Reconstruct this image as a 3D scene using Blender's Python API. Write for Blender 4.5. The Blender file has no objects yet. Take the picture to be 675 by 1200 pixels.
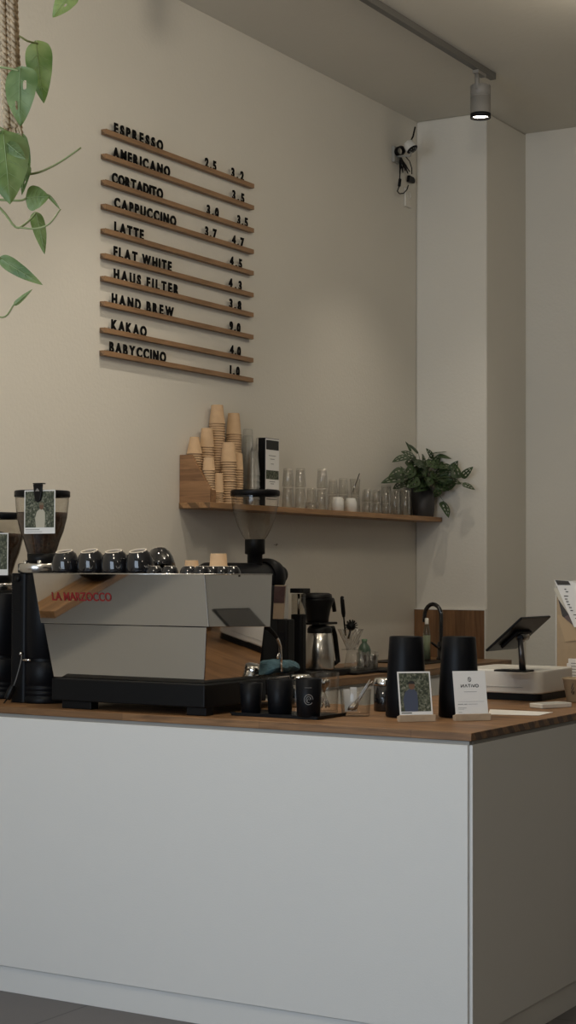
import bpy, math, random
from math import sin, cos, pi, radians as R
from mathutils import Vector, Matrix
random.seed(7)
scn = bpy.context.scene
col = scn.collection

# ---------------------------------------------------------------- camera
F, YAW, PITCH, ROLL, EYE = 1987., -.53674, .034307, .00378, 1.5
_f = Vector((sin(YAW)*cos(PITCH), cos(YAW)*cos(PITCH), sin(PITCH)))
_r = Vector((cos(YAW), -sin(YAW), 0))
_u = _r.cross(_f)
RT = cos(ROLL)*_r + sin(ROLL)*_u
UP = -sin(ROLL)*_r + cos(ROLL)*_u
FW = _f
CAM = Vector((0, 0, EYE))
cd = bpy.data.cameras.new('camera'); cam = bpy.data.objects.new('camera', cd); col.objects.link(cam)
cam.matrix_world = Matrix(((RT.x, UP.x, -FW.x, 0), (RT.y, UP.y, -FW.y, 0), (RT.z, UP.z, -FW.z, EYE), (0, 0, 0, 1)))
cd.sensor_fit = 'VERTICAL'; cd.sensor_height = 24; cd.lens = F/1200*24
scn.camera = cam

def ray(x, y): return RT*((x-337.5)/F) - UP*((y-600)/F) + FW
def at(x, y, ax, v):
    "where the line of sight through a picture point meets the plane axis = v"
    d = ray(x, y); i = 'xyz'.index(ax)
    return CAM + d*((v-CAM[i])/d[i])
def atd(x, y, Z): return CAM + ray(x, y)*Z

# ---------------------------------------------------------------- materials
def mat(name, c, rough=.5, metal=0., noise=0., scale=20., bump=0., coat=0., spec=None, bscale=None):
    m = bpy.data.materials.new(name); m.use_nodes = True
    nt = m.node_tree; b = nt.nodes['Principled BSDF']
    b.inputs['Base Color'].default_value = (*c, 1)
    b.inputs['Roughness'].default_value = rough
    b.inputs['Metallic'].default_value = metal
    b.inputs['Coat Weight'].default_value = coat
    if spec is not None: b.inputs['Specular IOR Level'].default_value = spec
    tc = nt.nodes.new('ShaderNodeTexCoord')
    if noise:
        n = nt.nodes.new('ShaderNodeTexNoise'); n.inputs['Scale'].default_value = scale; n.inputs['Detail'].default_value = 6
        nt.links.new(tc.outputs['Object'], n.inputs['Vector'])
        r = nt.nodes.new('ShaderNodeValToRGB')
        r.color_ramp.elements[0].position = .3; r.color_ramp.elements[1].position = .7
        r.color_ramp.elements[0].color = (*[max(0, v*(1-noise)) for v in c], 1)
        r.color_ramp.elements[1].color = (*[min(1, v*(1+noise)) for v in c], 1)
        nt.links.new(n.outputs['Fac'], r.inputs['Fac']); nt.links.new(r.outputs['Color'], b.inputs['Base Color'])
    if bump:
        n = nt.nodes.new('ShaderNodeTexNoise'); n.inputs['Scale'].default_value = bscale or scale*4; n.inputs['Detail'].default_value = 8
        nt.links.new(tc.outputs['Object'], n.inputs['Vector'])
        bp = nt.nodes.new('ShaderNodeBump'); bp.inputs['Strength'].default_value = bump; bp.inputs['Distance'].default_value = .01
        nt.links.new(n.outputs['Fac'], bp.inputs['Height']); nt.links.new(bp.outputs['Normal'], b.inputs['Normal'])
    return m

def wood(name, c1, c2, axis=0, stave=.04, length=.5, rough=.5, across=1, grain=1., bright=.3):
    "staves glued side by side, running along `axis`, each with its own tone"
    m = bpy.data.materials.new(name); m.use_nodes = True; nt = m.node_tree; L = nt.links.new
    b = nt.nodes['Principled BSDF']; b.inputs['Roughness'].default_value = rough
    tc = nt.nodes.new('ShaderNodeTexCoord'); sx = nt.nodes.new('ShaderNodeSeparateXYZ'); L(tc.outputs['Object'], sx.inputs[0])
    o = [i for i in range(3) if i != axis]
    ad = nt.nodes.new('ShaderNodeMath'); ad.operation = 'ADD'
    L(sx.outputs[o[0]], ad.inputs[0]); L(sx.outputs[o[1]], ad.inputs[1])
    cb = nt.nodes.new('ShaderNodeCombineXYZ'); L(sx.outputs[axis], cb.inputs[0]); L(ad.outputs[0], cb.inputs[1])
    br = nt.nodes.new('ShaderNodeTexBrick'); L(cb.outputs[0], br.inputs['Vector'])
    br.inputs['Scale'].default_value = 1; br.inputs['Brick Width'].default_value = length; br.inputs['Row Height'].default_value = stave
    br.inputs['Mortar Size'].default_value = .0006; br.inputs['Mortar'].default_value = (*[v*.4 for v in c1], 1)
    br.inputs['Color1'].default_value = (*c1, 1); br.inputs['Color2'].default_value = (*c2, 1); br.offset = .37
    mp = nt.nodes.new('ShaderNodeMapping'); L(tc.outputs['Object'], mp.inputs[0])
    s = [45*grain]*3; s[axis] = 3.5*grain; mp.inputs['Scale'].default_value = s
    n = nt.nodes.new('ShaderNodeTexNoise'); n.inputs['Scale'].default_value = 1.; n.inputs['Detail'].default_value = 8; n.inputs['Distortion'].default_value = 1.2
    L(mp.outputs[0], n.inputs['Vector'])
    r = nt.nodes.new('ShaderNodeValToRGB'); r.color_ramp.elements[0].position = .3; r.color_ramp.elements[1].position = .68
    r.color_ramp.elements[0].color = (1-bright-.12, 1-bright-.15, 1-bright-.18, 1); r.color_ramp.elements[1].color = (1.0, 1.0, 1.0, 1)
    L(n.outputs['Fac'], r.inputs['Fac'])
    mx = nt.nodes.new('ShaderNodeMix'); mx.data_type = 'RGBA'; mx.blend_type = 'MULTIPLY'; mx.inputs[0].default_value = 1
    L(br.outputs['Color'], mx.inputs[6]); L(r.outputs['Color'], mx.inputs[7]); L(mx.outputs[2], b.inputs['Base Color'])
    return m

def glass(name, tint=(.95, .95, .93), refl=.16, rough=.03, edge=.35):
    m = bpy.data.materials.new(name); m.use_nodes = True; nt = m.node_tree; L = nt.links.new
    nt.nodes.remove(nt.nodes['Principled BSDF']); out = nt.nodes['Material Output']
    t = nt.nodes.new('ShaderNodeBsdfTransparent'); g = nt.nodes.new('ShaderNodeBsdfGlossy'); g.inputs['Roughness'].default_value = rough
    lw = nt.nodes.new('ShaderNodeLayerWeight'); lw.inputs['Blend'].default_value = .35
    rp = nt.nodes.new('ShaderNodeValToRGB'); rp.color_ramp.elements[0].color = (*tint, 1)
    rp.color_ramp.elements[1].color = (*[v*(1-edge) for v in tint], 1); rp.color_ramp.elements[0].position = .35
    L(lw.outputs['Facing'], rp.inputs['Fac']); L(rp.outputs['Color'], t.inputs['Color'])
    mu = nt.nodes.new('ShaderNodeMath'); mu.operation = 'MULTIPLY_ADD'; mu.inputs[1].default_value = refl*2; mu.inputs[2].default_value = refl*.35
    L(lw.outputs['Facing'], mu.inputs[0]); mx = nt.nodes.new('ShaderNodeMixShader')
    L(mu.outputs[0], mx.inputs[0]); L(t.outputs[0], mx.inputs[1]); L(g.outputs[0], mx.inputs[2]); L(mx.outputs[0], out.inputs['Surface'])
    return m

def emis(name, c, s):
    m = mat(name, c); b = m.node_tree.nodes['Principled BSDF']
    b.inputs['Emission Color'].default_value = (*c, 1); b.inputs['Emission Strength'].default_value = s
    return m

def voro(name, cols, scale=60, rough=.6):
    "mottled many-coloured surface (coffee beans, a printed photograph of foliage)"
    m = mat(name, cols[0], rough); nt = m.node_tree; L = nt.links.new; b = nt.nodes['Principled BSDF']
    tc = nt.nodes.new('ShaderNodeTexCoord'); v = nt.nodes.new('ShaderNodeTexVoronoi'); v.inputs['Scale'].default_value = scale
    n = nt.nodes.new('ShaderNodeTexNoise'); n.inputs['Scale'].default_value = scale*.6; n.inputs['Detail'].default_value = 5
    L(tc.outputs['Object'], v.inputs['Vector']); L(tc.outputs['Object'], n.inputs['Vector'])
    ad = nt.nodes.new('ShaderNodeMix'); ad.data_type = 'RGBA'; ad.inputs[0].default_value = .5
    L(v.outputs['Color'], ad.inputs[6]); L(n.outputs['Color'], ad.inputs[7])
    r = nt.nodes.new('ShaderNodeValToRGB'); cr = r.color_ramp
    cr.elements[0].position = .25; cr.elements[1].position = .75
    cr.elements[0].color = (*cols[0], 1); cr.elements[1].color = (*cols[-1], 1)
    for i, c in enumerate(cols[1:-1]):
        e = cr.elements.new(.25+.5*(i+1)/(len(cols)-1)); e.color = (*c, 1)
    L(ad.outputs[2], r.inputs['Fac']); L(r.outputs['Color'], b.inputs['Base Color'])
    return m

WALL = mat('painted plaster', (.68, .65, .585), .9, noise=.02, scale=1.5, bump=.12, bscale=60)
CEIL = mat('ceiling paint', (.66, .625, .545), .95, noise=.02, scale=1.2, bump=.15, bscale=30)
WHITE = mat('white laminate', (.78, .77, .74), .55, bump=.05, bscale=180)
GAPGREY = mat('grey reveal strip', (.30, .29, .27), .6)
OAK = wood('oiled walnut staves', (.34, .18, .078), (.25, .128, .053), 0, .042, .55, .5, bright=.48)
OAKY = wood('oiled walnut staves lengthwise', (.34, .19, .087), (.25, .135, .06), 1, .042, .7, .42)
RAILW = wood('rail wood', (.36, .21, .105), (.28, .155, .075), 1, .5, 3, .5)
SHELFW = wood('shelf oak', (.42, .235, .105), (.33, .175, .075), 1, .045, .8, .45)
BOXW = wood('cup box oak', (.36, .19, .085), (.27, .135, .06), 0, .05, .6, .5)
BACKW = wood('backsplash walnut', (.26, .135, .06), (.17, .085, .038), 2, .06, .9, .4)
LIGHTW = mat('pale beech', (.46, .35, .24), .6, noise=.12, scale=30)
BLACK = mat('black plastic', (.004, .004, .0045), .45, spec=.2)
SATIN = mat('satin black metal', (.004, .0045, .006), .42, spec=.16)
LETTER = mat('black letter plastic', (.004, .004, .004), .8, spec=.1)
GLOSSB = mat('glossy black', (.008, .008, .01), .09, coat=.5)
MATTB = mat('matt black', (.006, .006, .007), .6, spec=.2)
MIRROR = mat('polished steel', (.62, .60, .57), .035, 1)
SPOONM = mat('worn spoon steel', (.42, .39, .36), .18, 1)
STEEL = mat('brushed steel', (.60, .58, .55), .22, 1)
CHROME = mat('chrome', (.8, .79, .77), .08, 1)
GREYP = mat('grey fixture paint', (.22, .21, .195), .5)
KRAFT = mat('kraft paper', (.50, .335, .195), .75, noise=.06, scale=40)
KRAFT2 = mat('kraft board', (.40, .30, .19), .8, noise=.05, scale=30)
PAPER = mat('white paper', (.80, .79, .77), .7)
INK = mat('black ink', (.02, .02, .02), .7)
GREYINK = mat('grey ink', (.22, .22, .22), .7)
RED = mat('red enamel', (.24, .008, .010), .4)
BLUECL = mat('blue towelling', (.05, .105, .13), .95, noise=.25, scale=40, bump=.5)
CLAY = mat('unglazed clay', (.62, .55, .46), .8)
CERAM = mat('white ceramic', (.75, .73, .68), .25)
POTM = mat('dark grey pot', (.045, .042, .042), .55)
SOIL = mat('potting soil', (.03, .02, .014), .95, noise=.4, scale=80)
GLJ = glass('jar glass', (.97, .97, .96), .10, .02, .3)
GL = glass('clear glass', (.975, .975, .965), .24, .03, .22); HOPPER = glass('hopper glass', (.86, .84, .80), .12, .05, .45)
GLD = glass('ribbed glass', (.95, .95, .94), .42, .08, .5)
PLASTIC = glass('clear plastic cup', (.985, .99, .985), .30, .22, .10)
GREENG = glass('green glass', (.35, .60, .42), .2, .05)
SOAPG = glass('soap bottle', (.72, .76, .70), .2, .05)
BEANS = voro('coffee beans', [(.018, .008, .005), (.05, .024, .014), (.10, .05, .03)], 110, .45)
PHOTOG = voro('printed foliage photograph', [(.015, .02, .016), (.04, .05, .03), (.11, .12, .08), (.24, .24, .19)], 170)
ROPE = mat('jute rope', (.52, .39, .25), .95, noise=.3, scale=120, bump=.25, bscale=400)
TILE = None

def leafmat(name, a, b2, trans=.25):
    m = mat(name, a, .42); nt = m.node_tree; L = nt.links.new; b = nt.nodes['Principled BSDF']
    tc = nt.nodes.new('ShaderNodeTexCoord'); n = nt.nodes.new('ShaderNodeTexNoise'); n.inputs['Scale'].default_value = 18; n.inputs['Detail'].default_value = 3
    L(tc.outputs['Object'], n.inputs['Vector']); r = nt.nodes.new('ShaderNodeValToRGB')
    r.color_ramp.elements[0].color = (*a, 1); r.color_ramp.elements[1].color = (*b2, 1); r.color_ramp.elements[0].position = .35; r.color_ramp.elements[1].position = .65
    L(n.outputs['Fac'], r.inputs['Fac']); L(r.outputs['Color'], b.inputs['Base Color'])
    tr = nt.nodes.new('ShaderNodeBsdfTranslucent'); L(r.outputs['Color'], tr.inputs['Color'])
    mx = nt.nodes.new('ShaderNodeMixShader'); mx.inputs[0].default_value = trans
    L(b.outputs[0], mx.inputs[1]); L(tr.outputs[0], mx.inputs[2]); L(mx.outputs[0], nt.nodes['Material Output'].inputs['Surface'])
    return m
LEAF = leafmat('monstera leaf', (.085, .16, .04), (.24, .33, .13), .4)
LEAFD = leafmat('dark monstera leaf', (.022, .045, .016), (.05, .085, .03), .12)
VEIN = mat('pale leaf vein', (.26, .34, .15), .6)
STEM = mat('green stem', (.26, .30, .12), .6)

# ---------------------------------------------------------------- mesh builder
class MB:
    def __init__(s): s.v = []; s.f = []; s.sm = []; s.mi = []; s.cur = 0; s.m = Matrix.Identity(4)
    def V(s, p): s.v.append(s.m @ Vector(p)); return len(s.v)-1
    def F(s, ids, smooth=False): s.f.append(ids); s.sm.append(smooth); s.mi.append(s.cur)
    def hexa(s, P, smooth=False):
        i = [s.V(p) for p in P]   # bottom 4 ccw, top 4 ccw
        for q in ((3, 2, 1, 0), (4, 5, 6, 7), (0, 1, 5, 4), (1, 2, 6, 5), (2, 3, 7, 6), (3, 0, 4, 7)): s.F([i[k] for k in q], smooth)
        return s
    def box(s, x0, x1, y0, y1, z0, z1):
        return s.hexa([(x0, y0, z0), (x1, y0, z0), (x1, y1, z0), (x0, y1, z0), (x0, y0, z1), (x1, y0, z1), (x1, y1, z1), (x0, y1, z1)])
    def lathe(s, prof, c=(0, 0, 0), n=32, M=None, smooth=True, capb=False, capt=False, sq=1.):
        T = Matrix.Translation(c) @ (M or Matrix.Identity(4)); rows = []
        for r, z in prof:
            rows.append([s.V(T @ Vector((r*cos(2*pi*k/n), r*sin(2*pi*k/n)*sq, z))) for k in range(n)])
        for a, b in zip(rows, rows[1:]):
            for k in range(n): s.F([a[k], a[(k+1) % n], b[(k+1) % n], b[k]], smooth)
        if capb: s.F(rows[0][::-1])
        if capt: s.F(rows[-1])
        return s
    def tube(s, pts, r, n=8, cap=True, flat=1.):
        pts = [Vector(p) for p in pts]; rr = r if isinstance(r, (list, tuple)) else [r]*len(pts); rows = []
        up = None
        for i, p in enumerate(pts):
            t = (pts[min(i+1, len(pts)-1)]-pts[max(i-1, 0)])
            t = t.normalized() if t.length > 1e-9 else Vector((0, 0, 1))
            if up is None: up = Vector((0, 0, 1)) if abs(t.z) < .9 else Vector((1, 0, 0))
            a = t.cross(up).normalized(); b = a.cross(t).normalized(); up = b
            rows.append([s.V(p + rr[i]*(cos(2*pi*k/n)*a + flat*sin(2*pi*k/n)*b)) for k in range(n)])
        for a, b in zip(rows, rows[1:]):
            for k in range(n): s.F([a[k], a[(k+1) % n], b[(k+1) % n], b[k]], True)
        if cap: s.F(rows[0][::-1]); s.F(rows[-1])
        return s
    def prism(s, poly, h0, h1, axis='z', smooth=False):
        def mk(a, b, h): return {'z': (a, b, h), 'y': (a, h, b), 'x': (h, a, b)}[axis]
        A = [s.V(mk(a, b, h0)) for a, b in poly]; B = [s.V(mk(a, b, h1)) for a, b in poly]; n = len(poly)
        s.F(A[::-1]); s.F(B)
        for k in range(n): s.F([A[k], A[(k+1) % n], B[(k+1) % n], B[k]], smooth)
        return s
    def rbox(s, x0, x1, y0, y1, z0, z1, r=.01, n=5):
        p = []
        for cx, cy, a0 in ((x1-r, y1-r, 0), (x0+r, y1-r, 90), (x0+r, y0+r, 180), (x1-r, y0+r, 270)):
            for k in range(n+1): a = R(a0+90*k/n); p.append((cx+r*cos(a), cy+r*sin(a)))
        return s.prism(p, z0, z1)
    def ball(s, c, r, n=16, sc=(1, 1, 1)):
        rows = []
        for i in range(n//2+1):
            t = pi*i/(n//2); rows.append([s.V((c[0]+r*sc[0]*sin(t)*cos(2*pi*k/n), c[1]+r*sc[1]*sin(t)*sin(2*pi*k/n), c[2]-r*sc[2]*cos(t))) for k in range(n)])
        for a, b in zip(rows, rows[1:]):
            for k in range(n): s.F([a[k], a[(k+1) % n], b[(k+1) % n], b[k]], True)
        return s
    def build(s, name, mats, parent=None, bevel=0, loc=None, weld=False):
        me = bpy.data.meshes.new(name); me.from_pydata([tuple(v) for v in s.v], [], s.f)
        for m in (mats if isinstance(mats, (list, tuple)) else [mats]): me.materials.append(m)
        for p, sm, mi in zip(me.polygons, s.sm, s.mi): p.use_smooth = sm; p.material_index = mi
        me.update()
        import bmesh
        bm = bmesh.new(); bm.from_mesh(me)
        if weld: bmesh.ops.remove_doubles(bm, verts=bm.verts, dist=1e-5)
        bmesh.ops.recalc_face_normals(bm, faces=bm.faces); bm.to_mesh(me); bm.free()
        o = bpy.data.objects.new(name, me); col.objects.link(o)
        if parent is not None: o.parent = parent
        if loc is not None: o.location = loc
        if bevel:
            b = o.modifiers.new('bevel', 'BEVEL'); b.width = bevel; b.segments = 2; b.limit_method = 'ANGLE'; b.angle_limit = R(40)
        return o

def tag(o, label=None, cat=None, group=None, kind=None):
    if label: o['label'] = label
    if cat: o['category'] = cat
    if group: o['group'] = group
    if kind: o['kind'] = kind
    return o
def thing(name, label, cat, loc, rz=0, group=None):
    o = bpy.data.objects.new(name, None); col.objects.link(o); o.location = loc; o.rotation_euler = (0, 0, rz); o.empty_display_size = .05
    return tag(o, label, cat, group)
def copy_tree(o, parent=None):
    c = o.copy(); col.objects.link(c); c.parent = parent
    for ch in list(o.children):
        copy_tree(ch, c)
    return c
def dup(o, loc, rz=0, label=None, group=None):
    c = copy_tree(o); c.location = loc; c.rotation_euler = (0, 0, rz)
    if label: c['label'] = label
    if group: c['group'] = group
    return c
ORD = ['zeroth', 'first', 'second', 'third', 'fourth', 'fifth', 'sixth', 'seventh', 'eighth', 'ninth', 'tenth', 'eleventh', 'twelfth', 'thirteenth', 'fourteenth', 'fifteenth', 'sixteenth', 'seventeenth', 'eighteenth', 'nineteenth', 'twentieth'] + ['twenty-'+w for w in ('first', 'second', 'third', 'fourth', 'fifth', 'sixth', 'seventh', 'eighth', 'ninth')] + ['thirtieth'] + ['thirty-'+w for w in ('first', 'second', 'third', 'fourth', 'fifth')]

def text_mesh(txt, size=1., depth=0., bold=0., sx=1., center=False):
    "mesh of a piece of lettering, in the local XY plane, from the built-in font"
    cu = bpy.data.curves.new('lettering', 'FONT'); cu.body = txt; cu.size = size; cu.extrude = depth/2; cu.offset = bold
    cu.resolution_u = 4
    if center: cu.align_x = 'CENTER'
    o = bpy.data.objects.new('tmp', cu); col.objects.link(o)
    dg = bpy.context.evaluated_depsgraph_get(); me = bpy.data.meshes.new_from_object(o.evaluated_get(dg))
    bpy.data.objects.remove(o)
    for v in me.vertices: v.co.x *= sx
    return me

# ---------------------------------------------------------------- dimensions
WX = -4.37          # menu wall
BY = 8.785          # far wall of the sink corner
PX, BY2 = -3.925, 9.355
CZ = 1.01           # bar worktop
CEILZ = 4.11
FY, SX = 4.705, -2.152
XR, YF = 3.2, -1.3

# ---------------------------------------------------------------- setting
def struct(mb, name, m, bevel=0): return tag(mb.build(name, m, bevel=bevel), kind='structure')
def tilemat():
    m = mat('grey floor tiles', (.10, .095, .095), .45); nt = m.node_tree; L = nt.links.new; b = nt.nodes['Principled BSDF']
    tc = nt.nodes.new('ShaderNodeTexCoord'); br = nt.nodes.new('ShaderNodeTexBrick'); L(tc.outputs['Object'], br.inputs['Vector'])
    br.inputs['Scale'].default_value = 1; br.inputs['Brick Width'].default_value = .6; br.inputs['Row Height'].default_value = .6; br.offset = 0
    br.inputs['Mortar Size'].default_value = .004; br.inputs['Color1'].default_value = (.11, .10, .10, 1); br.inputs['Color2'].default_value = (.095, .088, .09, 1)
    br.inputs['Mortar'].default_value = (.035, .033, .033, 1); L(br.outputs['Color'], b.inputs['Base Color'])
    return m
struct(MB().box(WX-.2, XR+.2, YF-.2, BY2+.2, -.1, 0), 'floor', tilemat())
struct(MB().box(WX-.2, XR+.2, YF-.2, BY2+.2, CEILZ, CEILZ+.15), 'ceiling', CEIL)
struct(MB().box(WX-.2, WX, YF-.2, BY2+.2, 0, CEILZ), 'wall_left', WALL)
struct(MB().box(WX, PX, BY, BY2+.2, 0, CEILZ), 'wall_pier', WALL, .012)
struct(MB().box(PX, XR+.2, BY2, BY2+.2, 0, CEILZ), 'wall_back', WALL)
struct(MB().box(XR, XR+.2, YF-.2, BY2, 0, CEILZ), 'wall_right', mat('dark painted plaster', (.34, .30, .25), .9))
# shop window wall behind the photographer: one wide window at the left
W0, W1 = WX+.12, -1.1
w = MB(); w.box(WX, XR, YF-.2, YF, 3.35, CEILZ); w.box(WX, XR, YF-.2, YF, 0, .25); w.box(WX, W0, YF-.2, YF, .25, 3.35); w.box(W1, XR, YF-.2, YF, .25, 3.35)
struct(w, 'wall_front', WALL)
w = MB()
for x in (W0, (W0+W1)/2-.03, W1-.06): w.box(x, x+.06, YF-.14, YF-.06, .25, 3.35)
w.box(W0, W1, YF-.14, YF-.06, .25, .32); w.box(W0, W1, YF-.14, YF-.06, 3.28, 3.35)
struct(w, 'window_1', MATTB)

# ---------------------------------------------------------------- bar counter
c = thing('bar_counter', 'white laminate bar counter body with recessed plinth under the walnut worktop', 'counter', (SX, FY, 0))
o = MB().box(WX+.003-SX, -.012, .0, .03, .092, .972).build('front_panel', WHITE, c, bevel=.0015)
o = MB().box(-.024, -.001, .012, 3.1, .092, .972).build('side_panel', WHITE, c, bevel=.0015)
m = MB(); m.box(WX+.003-SX, -.02, .012, .03, .0, .088); m.box(-.035, -.012, .03, 3.09, .0, .088); m.build('plinth', WHITE, c)
m = MB(); m.box(WX+.003-SX, -.01, .008, .03, .972, .985); m.box(-.03, -.008, .03, 3.09, .972, .985); m.build('reveal_strip', GAPGREY, c)
m = MB(); m.box(WX+.003-SX, -.03, .03, .68, .06, .97); m.box(-.73, -.03, .68, 3.05, .06, .97); m.build('carcass', WHITE, c)
m = MB(); poly = [(WX+.003, FY), (SX, FY), (SX, 7.85), (-2.92, 7.85), (-2.92, 5.46), (WX+.003, 5.46)]
m.prism([(x-SX, y-FY) for x, y in poly], 0, .025)
tag(m.build('worktop', OAK, loc=(SX, FY, .985), bevel=.002), 'L-shaped walnut worktop of glued staves on the white bar counter', 'worktop')

# back counter with sink
c = thing('back_cabinet', 'white base cabinet along the menu wall behind the bar', 'cabinet', (WX, 5.5, 0))
MB().box(.004, .57, 0, BY-5.504, .08, .968).build('carcass', WHITE, c)
MB().box(.004, .52, 0, BY-5.504, 0, .08).build('plinth', MATTB, c)
for k in range(5):
    a = k*.655; MB().box(.571, .588, a+.003, a+.65, .09, .955).build('door', WHITE, c, bevel=.002)
tag(MB().box(.003, .6, 0, BY-5.503, 0, .036).build('worktop', OAKY, loc=(WX, 5.5, .97), bevel=.002), 'narrow walnut worktop on the cabinet along the menu wall', 'worktop')
BZ = 1.006

def flatmesh(name, pts, mat_, parent, t=.0006):
    m = MB(); m.prism(pts, 0, t); return m.build(name, mat_, parent)

# ---------------------------------------------------------------- menu rails and letters
lines = [('ESPRESSO', 132.7, 190.2), ('AMERICANO', 131.4, 198.6), ('CORTADITO', 130.5, 190.5), ('CAPPUCCINO', 133.6, 206.1), ('LATTE', 133.9, 168.1),
         ('FLAT WHITE', 133.3, 201.1), ('HAUS FILTER', 133.6, 209.5), ('HAND BREW', 131.4, 203.9), ('KAKAO', 131.1, 172.3), ('BABYCCINO', 129, 195.2)]
prices = [[('2.5', 239.7, 252.8), ('3.2', 270.8, 285.1)], [('3.5', 272, 285.8)], [('3.0', 242.2, 255.9), ('3.5', 278, 290.1)], [('3.7', 240.3, 253.7), ('4.7', 272, 285.8)],
          [('4.5', 269.6, 283.5)], [('4.3', 268.3, 283.2)], [('3.8', 269.2, 282.9)], [('9.0', 269.5, 282)], [('4.0', 270.2, 282.6)], [('1.0', 270.2, 281.4)]]
Y0, Y1 = 5.768, 6.966
RZ = [3.378-.1052*k for k in range(10)]
RZ = [3.380, 3.274, 3.162, 3.058, 2.953, 2.846, 2.749, 2.641, 2.528, 2.431]
letters = {}
def glyph(ch, size):
    k = (ch, size)
    if k not in letters:
        me = text_mesh(ch, size, .004, size*.046, .92)
        me.materials.append(LETTER)
        xs = [v.co.x for v in me.vertices]; x0, x1 = min(xs), max(xs)
        for v in me.vertices: v.co.x -= (x0+x1)/2
        letters[k] = (me, x1-x0)
    return letters[k]
ROT_WALL = (pi/2, 0, pi/2)
xf = WX+.026
def put(word, pa, pb, zb, size, rail, what):
    zp = zb+.02
    def yy(px):
        # picture column -> position along the wall at letter height
        d = ray(px, 300); d2 = Vector((d.x, d.y)); t = (xf-.006)/d.x
        return d.y*t
    ya, yb = yy(pa), yy(pb)
    ws = [glyph(c_, size)[1] if c_ not in ' ' else size*.20 for c_ in word]
    gap = (yb-ya-sum(ws))/max(1, len(word)-1)
    y = ya; cnt = {}; tot = {c_: word.count(c_) for c_ in word}; n = 0
    for c_, w_ in zip(word, ws):
        if c_ != ' ':
            me, _ = glyph(c_, size)
            o = bpy.data.objects.new('menu_letter' if c_.isalpha() else ('menu_point' if c_ == '.' else 'menu_numeral'), me); col.objects.link(o)
            o.location = (xf-.006, y+w_/2, zb+.0005); o.rotation_euler = ROT_WALL
            n += 1; cnt[c_] = cnt.get(c_, 0)+1
            if c_.isalpha():
                wh = f"black letter {c_} standing on the {word} menu rail"
                if tot[c_] > 1: wh = f"black letter {c_}, {ORD[cnt[c_]]} {c_} on the {word} menu rail"
                tag(o, wh, 'letter', 'black letters on the menu rails')
            elif c_ == '.': tag(o, f"black decimal point in the {what} {word} on the {rail} rail", 'punctuation mark', 'black price numerals on the menu rails')
            else:
                side = '' if tot[c_] == 1 else (' first' if cnt[c_] == 1 else ' second')
                tag(o, f"black{side} numeral {c_} of the {what} {word} on the {rail} rail", 'numeral', 'black price numerals on the menu rails')
        y += w_+gap
for k in range(10):
    z = RZ[k]
    m = MB(); m.box(0, .009, 0, Y1-Y0, -.02, .0); m.box(.009, .016, 0, Y1-Y0, -.02, -.004); m.box(.016, .026, 0, Y1-Y0, -.02, 0)
    m = MB(); m.prism([(0, -.02), (.026, -.02), (.026, .001), (.0225, .001), (.0225, -.001), (.0175, -.001), (.0175, .001), (0, .001)], 0, Y1-Y0, 'y')
    o = m.build('menu_rail', RAILW, loc=(WX+.001, Y0, z)); tag(o, f"thin wooden menu rail on the wall carrying the {lines[k][0]} line", 'menu rail', 'wooden menu rails on the wall')
    put(lines[k][0], lines[k][1], lines[k][2], z-.001, .061, lines[k][0], 'word')
    for j, (t, a, b) in enumerate(prices[k]):
        put(t, a, b, z-.001, .060, lines[k][0], ('left price' if j == 0 and len(prices[k]) == 2 else 'price'))

# ---------------------------------------------------------------- shelf
SHX = -4.2; SZ = 1.805; SY0 = at(205, 590, 'x', WX).y; 
SY0 = 6.37
tag(MB().box(0, SHX-WX, 0, BY-SY0-.003, -.026, 0).build('wall_shelf', SHELFW, loc=(WX+.001, SY0, SZ), bevel=.002), 'long oak wall shelf holding cups glasses and a potted plant', 'shelf')
# cup box: a slanted end board with ledge
c = thing('cup_holder_box', 'low slanted oak cup box at the near end of the shelf', 'box', (WX+.002, SY0+.004, SZ))
zt = .218
MB().prism([(0, 0), (SHX-WX-.004, 0), (SHX-WX-.004, .06), (.062, zt), (0, zt)], 0, .015, 'y').build('end_board', BOXW, c, bevel=.001)
MB().box(SHX-WX-.018, SHX-WX-.004, .0155, .05, 0, .055).build('front_lip', BOXW, c, bevel=.001)

def paper_cup(rim, base, h, name='paper_cup', m=KRAFT):
    "inverted paper cup: rolled rim at the bottom, closed base on top"
    mb = MB(); r, b = rim/2, base/2; t = .003
    prof = [(r-.002, .002), (r+.0005, 0), (r+.0022, .002), (r+.0005, .0045), (r-.0005, .0045), (b, h-.001), (b-.001, h), (b-.002, h), (b-.003, h-.004), (.0001, h-.004)]
    mb.lathe(prof, n=28)
    return mb.build(name, m)
stacks = [  # label word, centre px, first rim y px, rim w px, top w px, body px, wall distance, rim pitch px
    ('short stack behind the box board', 227, 533, 18.5, 10.5, 20.5, .045, 2.85, .0),
    ('rear stack left of the tallest', 242, 525, 17.5, 13.5, 23, .045, 2.85, .0),
    ('tallest stack', 253.8, 497, 19, 14, 22.5, .045, 2.85, 0),
    ('second tallest stack by clear cups', 273.5, 510, 18, 13.5, 25.5, .045, 2.85, 0),
    ('front stack by the grinder hopper', 267.5, 543, 19, 14, 23.5, .128, 2.85, 0),
    ('narrow stack at the box edge', 241.5, 551, 15, 12, 16, .128, 2.85, 0),
    ('lowest front stack', 255, 577.6, 14, 12, 23.5, .135, 2.3, 0),
    ('half hidden stack by clear cups', 279, 552, 12, 9.5, 20, .128, 2.85, 0)]
first = {}
prevs = []
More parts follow.
